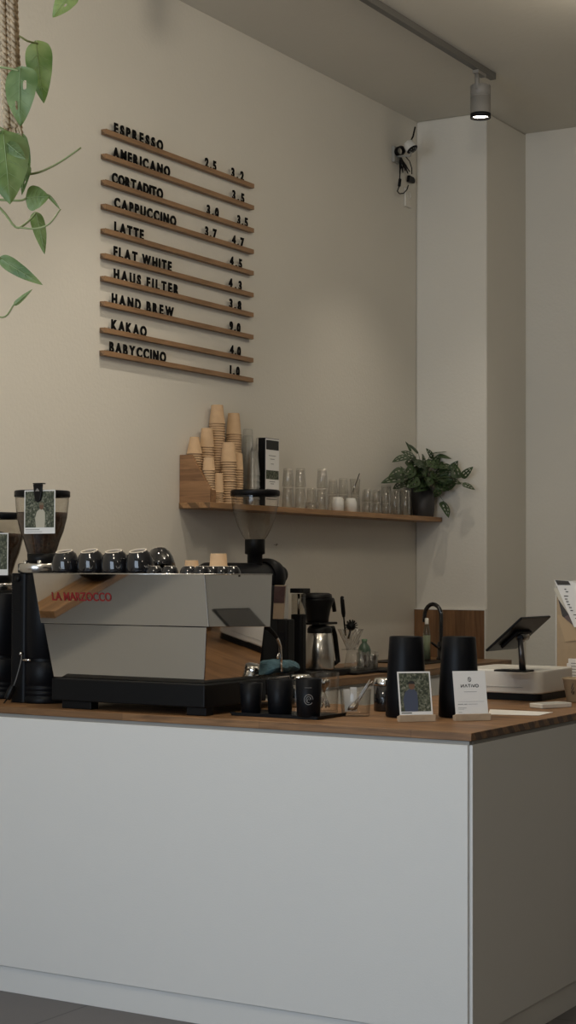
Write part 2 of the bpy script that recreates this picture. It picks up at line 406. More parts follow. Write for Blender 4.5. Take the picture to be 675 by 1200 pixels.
for name, cx, ry, rw, tw, bh, dx, pitch, _ in stacks:
    X = WX+dx; P = at(cx, 588, 'x', X); Z = (P-CAM).dot(FW); k = Z/F
    y = P.y
    for (qx, qy, qr) in prevs:
        d = math.hypot(X-qx, y-qy); need = qr+rw*k/2+.003
        if d < need:
            y = y + (need-d)*(1 if y >= qy else -1) if abs(X-qx) < .01 else (qy + math.copysign(math.sqrt(max(0, need**2-(X-qx)**2)), y-qy))
    y = max(y, SY0+.022+rw*k/2+.003); prevs.append((X, y, rw*k/2+.0025))
    P0 = CAM.z + 0
    # number of cups from height of the first full cup's rim
    zr = at(cx, ry, 'x', X).z - SZ; p = pitch*k; n = max(1, round(zr/p)+1)
    c0 = paper_cup(rw*k, tw*k, bh*k)
    for i in range(n):
        o = c0 if i == 0 else c0.copy()
        if i: col.objects.link(o)
        o.location = (X+random.uniform(-.0006, .0006), y+random.uniform(-.0006, .0006), SZ+.0005+(n-1-i)*p); o.rotation_euler = (0, 0, random.random()*6)
        pos = 'top one' if i == 0 else ('bottom one' if i == n-1 else ORD[i+1].replace('-', ' ')+' from top')
        tag(o, f"brown kraft cup, {pos} in the {name}", 'paper cup', 'kraft paper cups stacked on the shelf')

# clear plastic cups
def plastic_cup(rim, base, h):
    mb = MB(); r, b = rim/2, base/2
    mb.lathe([(r+.002, 0), (r+.002, .003), (r, .004), (b, h-.002), (b-.003, h), (.0001, h-.001)], n=28)
    return mb.build('plastic_cup', PLASTIC)
for nm, cx, topy, wpx, dx, n in (('tall rear stack', 290, 503, 15, .045, 9), ('front stack', 296, 529, 17, .115, 6), ('right stack', 304.5, 513, 13, .045, 8)):
    X = WX+dx; P = at(cx, 585, 'x', X); k = (P-CAM).dot(FW)/F
    H = at(cx, topy, 'x', X).z-SZ; h = .115; p = (H-h)/(n-1)
    c0 = plastic_cup(wpx*k, wpx*k*.72, h)
    for i in range(n):
        o = c0 if i == 0 else c0.copy()
        if i: col.objects.link(o)
        o.location = (X, P.y, SZ+.0005+(n-1-i)*p)
        pos = 'top one' if i == 0 else ('bottom one' if i == n-1 else ORD[i+1].replace('-', ' ')+' from top')
        tag(o, f"clear plastic cup, {pos} of the {nm} of clear cups", 'plastic cup', 'clear plastic cups stacked on the shelf')

# carton with black side and printed white face
P = at(315, 586, 'x', WX+.15); Pr = at(330, 586, 'x', WX+.15)
ctn = thing('printed_carton', 'upright carton on the shelf with black side and white printed front', 'carton', (WX+.03, P.y-.004, SZ+.0005), 0)
LY = Pr.y-P.y+.012; H = at(322, 514, 'x', WX+.14).z-SZ
MB().box(.062, .10, 0, LY, 0, H).build('carton_body', [BLACK], ctn, bevel=.001)
MB().box(.1002, .1012, .004, LY-.002, .004, H-.003).build('printed_face', PAPER, ctn)
for z0, z1, mm in ((H*.83, H*.97, INK), (H*.40, H*.53, PHOTOG)):
    MB().box(.1013, .1016, .008, LY-.006, z0, z1).build('printed_picture', mm, ctn)
m = MB()
for k in range(5): m.box(.1013, .1016, .012, LY-.02-.004*(k % 2), H*(.10+.035*k), H*(.115+.035*k))
for z, l in ((.74, .5), (.69, .3), (.62, .2), (.36, .4), (.33, .25)): m.box(.1013, .1016, LY*.5-LY*l*.5, LY*.5+LY*l*.5, H*z, H*z+.003)
m.build('printed_lines', GREYINK, ctn)

# glasses on shelf
def tumbler(rb, rt, h, name='drinking_glass', m=GL, ribs=0, thick=.002):
    "upright tumbler with a heavy base and walls with thickness"
    mb = MB(); mb.lathe([(.0001, .0), (rb-.002, 0), (rb, .002), (rt, h-.001), (rt-.0008, h), (rt-thick, h-.001), (rb-thick, .009), (.0001, .008)], n=28)
    return mb.build(name, m)
def inverted(mb_o):
    mb_o.data.transform(Matrix.Rotation(pi, 4, 'X')); zmin = min(v.co.z for v in mb_o.data.vertices); mb_o.data.transform(Matrix.Translation((0, 0, -zmin))); return mb_o
gl = []
def glass_at(cx, basey, topy, wpx, dx, z0, label, inv=True, kind='g', taper=.8):
    X = WX+dx; P = at(cx, basey, 'x', X); k = (P-CAM).dot(FW)/F; h = (basey-topy)*k; r = wpx*k/2
    o = tumbler(r*taper, r, h)
    if inv: inverted(o)
    o.location = (X, P.y, z0); tag(o, label, 'glass', 'drinking glasses on the shelf'); return h
lay = [(337.5, 596, 571, 15, .125, 'ribbed clear tumbler upside down, lower glass of the leftmost front pair'), (352, 597.5, 572, 14, .125, 'clear tumbler upside down, lower glass of the second front pair from left'),
       (365, 598.5, 573, 13.5, .065, 'clear tumbler upside down alone behind the low glass bowl'), (377.5, 599, 573, 14.5, .125, 'clear tumbler upside down, lower glass of the pair left of the white cups'),
       (390, 595, 574, 13, .05, 'clear tumbler upside down, lower glass of the pair behind the left white cup'), (402, 596, 574, 13, .05, 'clear tumbler upside down, lower glass of the pair behind the right white cup'),
       (416, 597, 577, 13, .05, 'clear tumbler upside down, lower glass under the upright open glass')]
for cx, b_, t_, w_, dx, lb in lay:
    h = glass_at(cx, b_, t_, w_, dx, SZ+.0005, lb)
    if 'alone' in lb: continue
    up = lb.replace('lower', 'upper').replace('under the upright open glass', 'x')
    if cx == 416:
        glass_at(cx, b_, t_, w_*.95, dx, SZ+.001+h, 'clear tumbler standing upright and open on an upturned glass', inv=False)
        X = WX+dx; P = at(cx, b_, 'x', X)
        tag(MB().tube([(X-.012, P.y-.005, SZ+h+.022), (X+.012, P.y+.028, SZ+2*h+.032)], .0025, 6).build('black_stirrer', BLACK), 'thin black stirrer leaning in the open upright glass', 'stirrer')
    else:
        glass_at(cx, b_, t_+4, w_*.93, dx, SZ+.001+h, up)
# low bowl and white cups
P = at(366, 599, 'x', WX+.14)
o = tumbler(.034, .038, .034, 'glass_bowl'); o.location = (WX+.137, P.y, SZ+.0005); tag(o, 'low thick clear glass bowl at the front of the shelf', 'bowl')
for cx, side in ((395.5, 'left'), (411, 'right')):
    P = at(cx, 600, 'x', WX+.128); mb = MB(); mb.lathe([(.0001, .004), (.02, .003), (.022, 0), (.024, 0), (.026, .006), (.0325, .022), (.0335, .07), (.032, .071), (.0305, .068), (.03, .02), (.0001, .01)], n=28)
    o = inverted(mb.build('white_cup', CERAM, loc=(0, 0, 0))); o.location = (WX+.128, P.y, SZ+.0005); tag(o, f'plain white ceramic cup upside down, {side} one of the two on the shelf', 'cup', 'white cups on the shelf')
for i, (cx, dx, b_) in enumerate(((429, .05, 600), (440.5, .05, 601), (431, .125, 601), (442, .125, 602), (453, .125, 602.5))):
    nm = ['rear left', 'rear right', 'front left', 'front middle', 'front right'][i]
    h = glass_at(cx, b_, b_-14, 10.5, dx, SZ+.0005, f'short shot glass upside down, lower one of the {nm} stacked pair', taper=.85)
    glass_at(cx, b_, b_-14, 10, dx, SZ+.001+h, f'short shot glass upside down, upper one of the {nm} stacked pair', taper=.85)
for i, (cx, dx, b_, t_) in enumerate(((452.5, .045, 601, 566), (463, .125, 605, 577), (466.5, .045, 603, 572), (475, .125, 606, 576))):
    nm = ['behind the shot glasses', 'front left of the pot', 'rear, under the monstera leaves', 'front, right beside the dark pot'][i]
    glass_at(cx, b_, t_, 12, dx, SZ+.0005, f'tall straight highball glass {nm}', taper=.97)

# ---------------------------------------------------------------- leaves
def leaf(mb, base, tip, width, nrm, sag=.15, holes=(), fold=.18, nl=14, nw=8, pet=0):
    base, tip = Vector(base), Vector(tip); ax = tip-base; L_ = ax.length; ax = ax.normalized(); nrm = Vector(nrm); sd = ax.cross(nrm).normalized(); nr = sd.cross(ax).normalized()
    rows = []
    for i in range(nl+1):
        t = i/nl
        w_ = width/2*(math.sin(pi*min(1, t**.62))**.75 if 0 < t < 1 else 0)*(1-.25*t) if t > 0 else 0
        if t < .12: w_ = width/2*.95*math.sqrt(max(0, 1-(1-t/.12)**2))*.62+0.0*width
        tt = t
        w_ = width/2*max(0.004, (1.02*math.sin(pi*tt**.55)**.8 if 0 < tt < 1 else 0.0))
        c_ = base+ax*L_*t+nr*(-sag*L_*(t*t)+sag*L_*.4*t)
        row = []
        for j in range(nw+1):
            s_ = (j/nw*2-1); row.append(mb.V(c_+sd*w_*s_+nr*(-fold*w_*(abs(s_)**1.3)+.02*width*math.sin(9*t+3*s_))-ax*L_*(.05*abs(s_)**2 if t < .5 else 0)))
        rows.append(row)
    H = set(holes)
    for i in range(nl):
        for j in range(nw):
            if (i, j) in H: continue
            mb.F([rows[i][j], rows[i][j+1], rows[i+1][j+1], rows[i+1][j]], True)
def monst(n=1): # hole cells: slots between side veins
    h = []
    for i in (3, 4, 6, 7, 9, 10):
        if n >= 1: h.append((i, 2))
        if n >= 1: h.append((i, 5))
    return h

# potted plant at the far end of the shelf
P = at(496, 606, 'x', WX+.095); k = (P-CAM).dot(FW)/F
pl_ = thing('potted_monstera', 'bushy dark green swiss cheese plant in dark pot at shelf end', 'potted plant', (WX+.095, P.y, SZ+.0005)); O = Vector(pl_.location)
rp = 14.5*k; hp = 35*k
MB().lathe([(.0001, 0), (rp*.8, 0), (rp*.84, .003), (rp, hp), (rp-.004, hp), (rp-.006, hp-.02), (.0001, hp-.02)], n=36).build('pot', POTM, pl_)
MB().lathe([(.0001, hp-.018), (rp-.007, hp-.017)], n=30).build('soil', SOIL, pl_)
lf = MB(); st = MB()
def pp(px, py, d=0): # a point in the plant: d metres off the middle plane towards the room (+x)
    p = at(px, py, 'x', O.x+d)
    if p.y > BY-.03: p = at(px, py, 'y', BY-.035-max(0, d)*.8)
    return p-O
# (base px, tip px, width px, depth)
LV = [((472, 559), (449, 563), 11, .05), ((478, 534), (461, 539), 9, .04), ((482, 528), (476, 517), 6, .02), ((490, 530), (478, 519), 6, .0), ((487, 536), (472, 528), 9, .03),
      ((505, 531), (523, 528), 9, 0), ((514, 533), (529, 537), 5, .0), ((500, 540), (518, 548), 12, .03), ((492, 543), (507, 553), 12, .06), ((486, 548), (474, 560), 12, .05),
      ((498, 550), (483, 556), 12, .04), ((505, 553), (520, 563), 13, .05), ((528, 552), (537, 540), 9, .06), ((536, 560), (533, 541), 12, .07), ((541, 559), (554, 547), 8, .07),
      ((543, 566), (557, 573), 9, .07), ((526, 560), (512, 571), 12, .06), ((530, 563), (519, 577), 12, .08), ((520, 588), (527, 606), 14, .07), ((512, 566), (526, 574), 11, .03),
      ((505, 560), (493, 570), 12, .07), ((490, 560), (478, 571), 13, .06), ((484, 565), (470, 568), 11, .03), ((498, 562), (510, 577), 12, .08), ((478, 545), (488, 533), 9, .02),
      ((508, 545), (516, 532), 9, .0), ((470, 548), (480, 556), 10, .05), ((495, 535), (503, 545), 9, .05), ((515, 556), (531, 553), 11, .05), ((524, 569), (536, 560), 10, .06),
      ((500, 568), (486, 574), 11, .05), ((516, 574), (505, 584), 9, .07), ((488, 552), (500, 561), 13, .0), ((472, 566), (462, 572), 8, .03), ((521, 560), (541, 566), 11, .04), ((490, 540), (481, 548), 10, -.02), ((508, 536), (500, 525), 8, -.01)]
LV += [((random.uniform(472, 522), random.uniform(540, 568)), None, random.uniform(9, 13), random.uniform(-.03, .06)) for _ in range(22)]
for b_, t_, w_, d_ in LV:
    if t_ is None:
        a = random.uniform(0, 2*pi); t_ = (b_[0]+15*cos(a), b_[1]+9*sin(a)+3)
    B = pp(*b_, d_); T = pp(*t_, d_+random.uniform(-.03, .03))
    if O.x+B.x < WX+.02: B.x = WX+.02-O.x
    if O.x+T.x < WX+.02: T.x = WX+.02-O.x
    nv = Vector((.75+random.uniform(-.3, .3), -.45+random.uniform(-.3, .3), .55+random.uniform(-.3, .4)))
    leaf(lf, B, T, w_*k*1.12, nv, .12, monst(1) if w_ > 7 else ())
    root = Vector((random.uniform(-.03, .03), random.uniform(-.03, .03), hp-.02)); mid = (root+B)/2+Vector((0, 0, .04 if B.z > hp-.05 else .07))
    st.tube([root, root.lerp(mid, .5)+Vector((0, 0, .015)), mid, mid.lerp(B, .55), B], [.002, .002, .0018, .0015, .001], 5)
_f1 = lf.build('foliage', LEAFD, pl_); _s = _f1.modifiers.new('smooth', 'SUBSURF'); _s.levels = 1; _s.render_levels = 1; st.build('stems', mat('dark stem', (.06, .08, .03), .6), pl_)

# ---------------------------------------------------------------- hanging plant near the camera
hp_ = thing('hanging_plant', 'trailing swiss cheese plant hanging from the ceiling at upper left', 'hanging plant', atd(-70, -60, 3.2)); HO = Vector(hp_.location)
def hq(px, py, Z=3.2): return atd(px, py, Z)-HO
back = -FW
lf = MB(); st = MB(); vn = lf
def vine(pts, r=.003): 
    q = [hq(*p) for p in pts]; 
    # smooth
    s_ = []
    for i in range(len(q)-1):
        a, b_, c_, d_ = q[max(i-1, 0)], q[i], q[i+1], q[min(i+2, len(q)-1)]
        for t in (0, .25, .5, .75): s_.append(.5*((2*b_)+(-a+c_)*t+(2*a-5*b_+4*c_-d_)*t*t+(-a+3*b_-3*c_+d_)*t**3))
    s_.append(q[-1]); st.tube(s_, [r*(1-.4*i/len(s_)) for i in range(len(s_))], 6)
def hleaf(b_, t_, w_, Z=3.2, tilt=(0, 0), holes=(), sag=.1, fold=.15):
    B, T = hq(*b_, Z), hq(*t_, Z-.01); n = back+RT*tilt[0]+UP*tilt[1]
    leaf(lf, B, T, w_*Z/F, n, sag, holes, fold, 18, 10)
    lf.cur = 1; ax = (T-B); nn = n.normalized(); sdv = ax.cross(nn).normalized(); nr = sdv.cross(ax.normalized())
    vn.tube([B+ax*t+nr*(-sag*ax.length*t*t+sag*ax.length*.4*t+.0015) for t in (0, .2, .4, .6, .8, .95)], [.0012, .001, .0009, .0008, .0006, .0003], 5)
    for q in (.2, .38, .56, .72):
        for sg in (-1, 1):
            p0 = B+ax*q+nr*(-sag*ax.length*q*q+sag*ax.length*.4*q+.0012); wv = w_*Z/F/2*sin(pi*q**.55)*.78
            vn.tube([p0, p0+sdv*sg*wv*.5+ax*.06-nr*fold*wv*.3, p0+sdv*sg*wv+ax*.13-nr*fold*wv*.9], [.0007, .0005, .0003], 4)
    lf.cur = 0
mh = [(i, j) for i in (4, 5, 6) for j in (3,)]
hleaf((86, -12), (62, 20), 24, 3.25, (.1, -.3), [(8, 3), (9, 3)])
hleaf((43, 50), (50, 120), 33, 3.3, (-.2, .2))
hleaf((24, 80), (22, 147), 42, 3.15, (-.35, .2), [(4, 3), (5, 3), (6, 3), (10, 6), (11, 6), (12, 6)])
hleaf((4, 156), (12, 238), 56, 3.1, (.2, .35), [])
hleaf((14, 160), (33, 200), 30, 3.2, (-.4, .1), [(7, 6), (8, 6)])
hleaf((32, 195), (24, 228), 14, 3.15, (-.7, 0), [(9, 3), (10, 3)])
hleaf((31, 232), (57, 230), 30, 3.15, (0, .1))
hleaf((42, 250), (53, 297), 17, 3.2, (.4, .1))
hleaf((1, 303), (49, 334), 17, 3.1, (.1, -.3))
hleaf((56, 228), (71, 245), 5, 3.15, (.6, .2))
hleaf((17, 357), (38, 339), 6, 3.1, (.6, .2))
hleaf((8, 168), (30, 186), 16, 3.1, (-.4, .5))
vine([(-70, 10, 3.25), (-20, 40, 3.25), (17, 41, 3.28), (32, 48, 3.28), (44, 51, 3.3)])
vine([(-60, 60, 3.2), (-20, 75, 3.2), (10, 80, 3.16), (22, 83, 3.15)])
vine([(-70, 190, 3.15), (-20, 205, 3.15), (20, 205, 3.15), (45, 202, 3.15), (70, 190, 3.15), (95, 173, 3.15)], .0028)
vine([(-50, 226, 3.15), (-10, 233, 3.15), (22, 235, 3.15), (31, 232, 3.15)])
vine([(-40, 215, 3.17), (0, 244, 3.17), (18, 266, 3.17), (30, 262, 3.18), (42, 250, 3.19)])
vine([(18, 266, 3.17), (42, 268, 3.16), (58, 262, 3.15), (71, 245, 3.15)], .002)
vine([(-40, 280, 3.12), (-12, 300, 3.1), (1, 303, 3.1)])
vine([(-40, 350, 3.1), (-10, 368, 3.1), (6, 371, 3.1), (17, 356, 3.1), (28, 346, 3.1)], .0022)
vine([(80, -60, 3.25), (92, -30, 3.25), (86, -12, 3.25)])
vine([(-50, 120, 3.12), (-15, 150, 3.1), (2, 155, 3.1)]); vine([(-40, 130, 3.2), (0, 150, 3.2), (14, 160, 3.2), (33, 193, 3.16)])
# loose ends run back up to the pot above the picture
for a in ((-70, 10, 3.25), (-60, 60, 3.2), (-70, 190, 3.15), (-50, 226, 3.15), (-40, 215, 3.17), (-40, 280, 3.12), (-40, 350, 3.1), (80, -60, 3.25), (-50, 120, 3.12), (-40, 130, 3.2)):
    st.tube([hq(*a), hq(a[0]-20, a[1]-60, 3.22), hq(a[0]*.5-40, -150, 3.25), hq(-12, -220, 3.25), hq(0, -215, 3.25)], .003, 6)
_f2 = lf.build('foliage', [LEAF, VEIN], hp_); _s = _f2.modifiers.new('smooth', 'SUBSURF'); _s.levels = 1; _s.render_levels = 2; st.build('stems', STEM, hp_)
pc = hq(4, -150, 3.25)
MB().lathe([(.0001, 0), (.07, 0), (.1, .03), (.12, .16), (.112, .165), (.105, .15), (.0001, .145)], (pc.x, pc.y, pc.z), 32).build('pot', CLAY, hp_)
# macrame hanger: bundle of cords ending in a frayed tassel
mh_ = thing('macrame_hanger', 'twisted jute rope hanger with a frayed tassel at top left', 'plant hanger', atd(8, -10, 3.25)); MO = Vector(mh_.location)
cords = MB()
for k_ in range(9):
    a = k_*2.4; off = -10.5+21*k_/8
    for ph in (0, pi):
        pts = []
        for i in range(110):
            t = i/109; py = -152+t*(150+152); sp = (1-.25*t); tw = py*.42+ph+a
            px = 7+8*t*t+off*sp+.5*sin(t*9+a)
            pts.append(atd(px, py, 3.22+.018*sin(a*1.7)) - MO + RT*(.0032*cos(tw)) + FW*(.0032*sin(tw)))
        cords.tube(pts, .0036, 5)
for k_ in range(4):
    a = k_*pi/2+.4; p0 = pc+HO-MO
    cords.tube([p0+Vector((.0, 0, -.01)), p0+Vector((.1*cos(a), .1*sin(a), .03)), p0+Vector((.125*cos(a), .125*sin(a), .16)), p0+Vector((.06*cos(a), .06*sin(a), .5)), p0+Vector((0, 0, .8)), Vector((p0.x, p0.y, CEILZ-MO.z-.003))], .005, 6)
cords.build('cords', ROPE, mh_)
tas = MB()
for k_ in range(70):
    a = random.uniform(0, 2*pi); off = random.uniform(-11, 11); q0 = 148+random.uniform(-4, 4)
    pts = [atd(15+off*.75, q0, 3.22+.01*cos(a))-MO, atd(15+off*.95+1, q0+8, 3.22+.02*cos(a))-MO, atd(15+off*1.35+random.uniform(-2, 3), q0+15+random.uniform(-3, 4), 3.22+.028*cos(a))-MO]
    tas.tube(pts, [.0028, .0022, .0012], 4)
tas.build('tassel', ROPE, mh_)

# ---------------------------------------------------------------- track light
TX = -3.59
yE = at(578, 88, 'x', TX).y
tr = tag(MB().box(-.017, .017, -8, 0, -.034, 0).build('light_track', [mat('dark track metal', (.13, .125, .115), .5)], loc=(TX, yE, CEILZ-.001), bevel=.002), 'long grey lighting track running along the ceiling', 'light track')
LAMPGLOW = emis('lamp lens', (1, .87, .68), 14)
def fixture(y, label, glow=True, power=60, tilt=None):
    f_ = thing('spotlight', label, 'spotlight', (TX, y, CEILZ-.036), 0, 'spotlights on the ceiling track')
    MB().box(-.016, .016, -.05, .05, -.018, 0).build('adapter', GREYP, f_, bevel=.002)
    MB().lathe([(.012, -.10), (.012, -.018)], (0, -.03, 0), 14, capb=True, capt=True).build('arm', GREYP, f_)
    mb = MB(); r = .052
    mb.lathe([(.0001, -.068), (r-.003, -.068), (r, -.071), (r, -.118), (r-.0015, -.119), (r-.0015, -.122), (r, -.123), (r, -.126), (r-.0015, -.127), (r-.0015, -.130), (r, -.131), (r, -.215)], (0, .012, 0), 40)
    mb.build('housing', GREYP, f_)
    MB().lathe([(r, -.215), (r+.001, -.216), (r+.001, -.238), (r-.006, -.238), (r-.008, -.226)], (0, .012, 0), 40).build('front_ring', MATTB, f_)
    MB().lathe([(.0001, -.222), (r-.009, -.226)], (0, .012, 0), 32).build('lens', LAMPGLOW, f_)
    l = bpy.data.lights.new('spot beam', 'SPOT'); l.energy = power; l.color = (1, .89, .73); l.spot_size = R(92); l.spot_blend = 1; l.shadow_soft_size = .018
    lo = bpy.data.objects.new('spot beam', l); col.objects.link(lo); lo.location = (TX, y+.012, CEILZ-.036-.245)
    if tilt: lo.rotation_euler = tilt
    return f_
yA = at(562, 82, 'x', TX).y
SPOTS = [(yA, 'grey cylindrical spotlight at the far end of the ceiling track, lit'), (5.7, 'grey cylindrical spotlight on the track above the menu rails'), (4.6, 'grey cylindrical spotlight on the track above the left grinders')]
SP_POW = [28, 46, 36]
for (y, lb), pw in zip(SPOTS, SP_POW): fixture(y, lb, power=pw)

# ---------------------------------------------------------------- security camera in the corner
P = at(462, 182, 'x', WX)
sc_ = thing('security_camera', 'small white dome camera with antenna on wall bracket near ceiling corner', 'camera', (WX, P.y, P.z)); SO = Vector(sc_.location)
def sp(px, py, d): return at(px, py, 'x', WX+d)-SO
q = sp(462, 182, 0)
MB().rbox(0, .02, -.035, .035, -.045, .045, .004).build('bracket_plate', mat('grey bracket', (.35, .34, .31), .5), sc_, bevel=.003)
h = sp(481, 172, .12)
MB().tube([(.01, 0, -.01), (.06, h.y*.5, -.015), (h.x, h.y, h.z-.05), (h.x, h.y+.01, h.z-.02)], .006, 8).build('arm', mat('grey bracket arm', (.35, .34, .31), .5), sc_)
M_ = Matrix.Translation(h) @ Matrix.Rotation(R(-35), 4, 'Y')
mb = MB(); mb.m = M_; mb.lathe([(.0001, .035), (.02, .034), (.031, .024), (.034, .0), (.034, -.02)], n=28); mb.build('housing', CERAM, sc_)
mb = MB(); mb.m = M_; mb.lathe([(.034, -.02), (.03, -.025), (.0001, -.026)], n=28); mb.build('face', BLACK, sc_)
mb = MB(); mb.m = M_
for a in range(8): mb.lathe([(.0001, -.0285), (.004, -.028), (.004, -.026)], (.02*cos(a*pi/4), .02*sin(a*pi/4), 0), 8)
mb.build('infrared_diode', GREYP, sc_)
MB().tube([h+Vector((0, .0, .03)), sp(484, 160, .12), sp(486.5, 149, .12)], [.004, .005, .005], 8).build('antenna', BLACK, sc_)
cb = MB()
loop = [sp(468.5+4.6*cos(t), 177+5*sin(t), .03) for t in [i*2*pi/20 for i in range(21)]]
for dz in (0, .006, -.005): cb.tube([p+Vector((dz, dz*.6, dz*.5)) for p in loop], .004, 6)
for (x1, y1) in ((468.5, 203), (472, 202), (478, 203), (480, 201), (475, 200)):
    cb.tube([sp(469, 183, .03), sp((469+x1)/2-.5, 192, .04), sp(x1, y1, .035), sp((469+x1)/2+1.5, 194, .03), sp(470, 186, .03)], .0032, 6)
cb.tube([sp(469, 188, .03), sp(469, 200, .03), sp(468.3, 212, .03), sp(467.5, 219, .03), sp(465.6, 224, .03), sp(468, 227, .03), sp(473, 226.5, .03), sp(477, 222, .03), sp(478.5, 217, .03)], .0035, 6)
cb.tube([sp(475, 183, .04), sp(480, 189, .035), sp(482.5, 197, .03), sp(482.6, 204, .03)], .003, 6)
cb.tube([sp(468.8, 210, .03), sp(467.8, 218, .03)], .009, 8)
cb.build('cable', BLACK, sc_)
a = sp(479, 205, .02); b_ = sp(486.5, 216, .02)
mb = MB(); mb.prism([(a.y, b_.z), (b_.y-.008, b_.z+.004), (b_.y, b_.z+.014), (b_.y, a.z-.012), (b_.y-.015, a.z), (a.y+.01, a.z+.002)], .004, .022, 'x'); mb.build('power_adapter', BLACK, sc_, bevel=.004)
P = at(477, 232, 'x', WX)
so = thing('wall_socket', 'small white wall socket under the security camera', 'socket', (WX, P.y, P.z))
MB().rbox(0, .012, -.04, .04, -.055, .055, .004).build('plate', WALL, so, bevel=.003)
MB().lathe([(.02, 0), (.022, .003), (.018, .003), (.016, -.004), (.0001, -.004)], n=20, M=Matrix.Translation((.0125, 0, .015)) @ Matrix.Rotation(pi/2, 4, 'Y')).build('outlet', CERAM, so)

# ---------------------------------------------------------------- backsplash and sink tap
bl = at(485.5, 714, 'y', BY); br = at(569, 714, 'y', BY)
bs = thing('backsplash_board', 'dark walnut board on the wall behind the tap', 'splashback', (WX+.002, BY-.001, BZ))
MB().box(0, PX-WX-.006, -.018, 0, .0005, bl.z-BZ).build('board', BACKW, bs)
m = MB(); m.box(.0, PX-WX-.006, -.02, 0, bl.z-BZ+.0005, bl.z-BZ+.006); m.box(PX-WX-.0055, PX-WX-.001, -.02, 0, .0005, bl.z-BZ+.006); m.build('edge_strip', CERAM, bs)
tp = at(517, 784, 'z', BZ)
P = at(517, 770, 'y', 8.55); 
tap = thing('kitchen_tap', 'tall black swan-neck tap in front of the walnut backsplash', 'tap', (at(517, 760, 'y', 8.5).x, 8.5, BZ)); TO = Vector(tap.location)
def tq(px, py): return at(px, py, 'y', 8.5)-TO
pts = [tq(517, 782), tq(517, 760), tq(517, 735), tq(517, 722)]
for i in range(1, 10):
    a = pi*i/10; pts.append(tq(507.3+9.7*cos(a), 722-14*sin(a)))
pts += [tq(497.6, 722), tq(497.2, 729)]
MB().tube(pts, .0115, 14).build('spout', GLOSSB, tap)
MB().lathe([(.0001, 0), (.027, 0), (.027, .012), (.021, .02), (.021, .10), (.0001, .105)], n=24).build('base', GLOSSB, tap)
MB().tube([(0, -.02, .07), (.0, -.05, .075), (-.01, -.10, .10)], [.012, .008, .006], 10).build('lever', GLOSSB, tap)
sk = thing('sink_bowl', 'black inset sink bowl in the back worktop', 'sink', (TO.x-.05, 8.25, BZ))
mb = MB(); mb.box(-.18, .17, -.19, .19, 0, .006); mb.build('rim', BLACK, sk, bevel=.002)
P = at(500, 781, 'y', 8.35); sb = thing('soap_bottle', 'clear pump soap bottle with pale green liquid under the tap', 'bottle', (P.x, 8.35, BZ+.0065))
kk = (P-CAM).dot(FW)/F
hb = (780-747)*kk; rb = 4.6*kk
MB().lathe([(.0001, .002), (rb, .002), (rb, hb*.9), (rb*.9, hb), (rb*.55, hb*1.25), (rb*.45, hb*1.3)], n=20).build('bottle_body', SOAPG, sb)
MB().lathe([(.0001, .005), (rb*.93, .005), (rb*.93, hb*.88), (.0001, hb*.88)], n=20).build('soap', mat('green soap', (.50, .55, .42), .4), sb)
MB().lathe([(rb*.5, hb*1.28), (rb*.5, hb*1.48), (.0001, hb*1.5)], n=16).build('cap', CERAM, sb)

# ---------------------------------------------------------------- espresso machine
YT, YU, YL, YB, YBASE = 4.722, 4.752, 4.762, 4.79, 4.745
aL = at(38.5, 674, 'y', YT); aR = at(239.5, 673, 'y', YT); zt = (aL.z+aR.z)/2+.003
bL = at(48, 731.5, 'y', YU); bR = at(244.6, 733, 'y', YU); zm = (bL.z+bR.z)/2
lL = at(51.5, 733, 'y', YL); lR = at(241.7, 734, 'y', YL)
dL = at(63, 795, 'y', YB); dR = at(238.8, 799, 'y', YB); zb = (dL.z+dR.z)/2
eL = at(60.4, 800, 'y', YBASE); eR = at(239.6, 800, 'y', YBASE)
yTop = at(319.3, 673, 'x', aR.x).y; yMid = at(317, 738, 'x', bR.x).y; yL2 = at(310, 733, 'x', lR.x).y; yB2 = at(303, 794, 'x', dR.x).y
MX, MY = (aL.x+aR.x)/2, YT
em = thing('espresso_machine', 'large polished steel espresso machine with black base on the bar', 'espresso machine', (MX, MY, CZ))
def mx(p): return (p[0]-MX, p[1]-MY, p[2]-CZ)
def slab(name, quad, t, m_, inward):  # quad of 4 world points -> thin sheet with thickness
    inw = Vector(inward)*t; mb = MB(); Q = [Vector(mx(p)) for p in quad]
    mb.hexa([*(q for q in Q), *(q+inw for q in Q)]); return mb.build(name, m_, em, bevel=.0012)
slab('upper_back_panel', [(aL.x, YT, zt), (aR.x, YT, zt), (bR.x, YU, zm), (bL.x, YU, zm)], .004, MIRROR, (0, 1, 0))
slab('lower_back_panel', [(lL.x, YL, zm-.002), (lR.x, YL, zm-.002), (dR.x, YB, zb), (dL.x, YB, zb)], .004, MIRROR, (0, 1, 0))
slab('upper_side_panel', [(aR.x-.001, YT+.006, zt), (aR.x-.001, yTop, zt), (bR.x-.001, yMid, zm-.01), (bR.x-.001, YU+.006, zm)], .004, MIRROR, (-1, 0, 0))
slab('upper_side_panel', [(aL.x+.001, YT+.006, zt), (aL.x+.001, yTop, zt), (bL.x+.001, yMid, zm-.01), (bL.x+.001, YU+.006, zm)], .004, MIRROR, (1, 0, 0))
slab('lower_side_panel', [(lR.x-.001, YL+.006, zm-.002), (lR.x-.001, yL2, zm-.006), (dR.x-.001, yB2, zb), (dR.x-.001, YB+.006, zb)], .004, MIRROR, (-1, 0, 0))
slab('lower_side_panel', [(lL.x+.001, YL+.006, zm-.002), (lL.x+.001, yL2, zm-.006), (dL.x+.001, yB2, zb), (dL.x+.001, YB+.006, zb)], .004, MIRROR, (1, 0, 0))
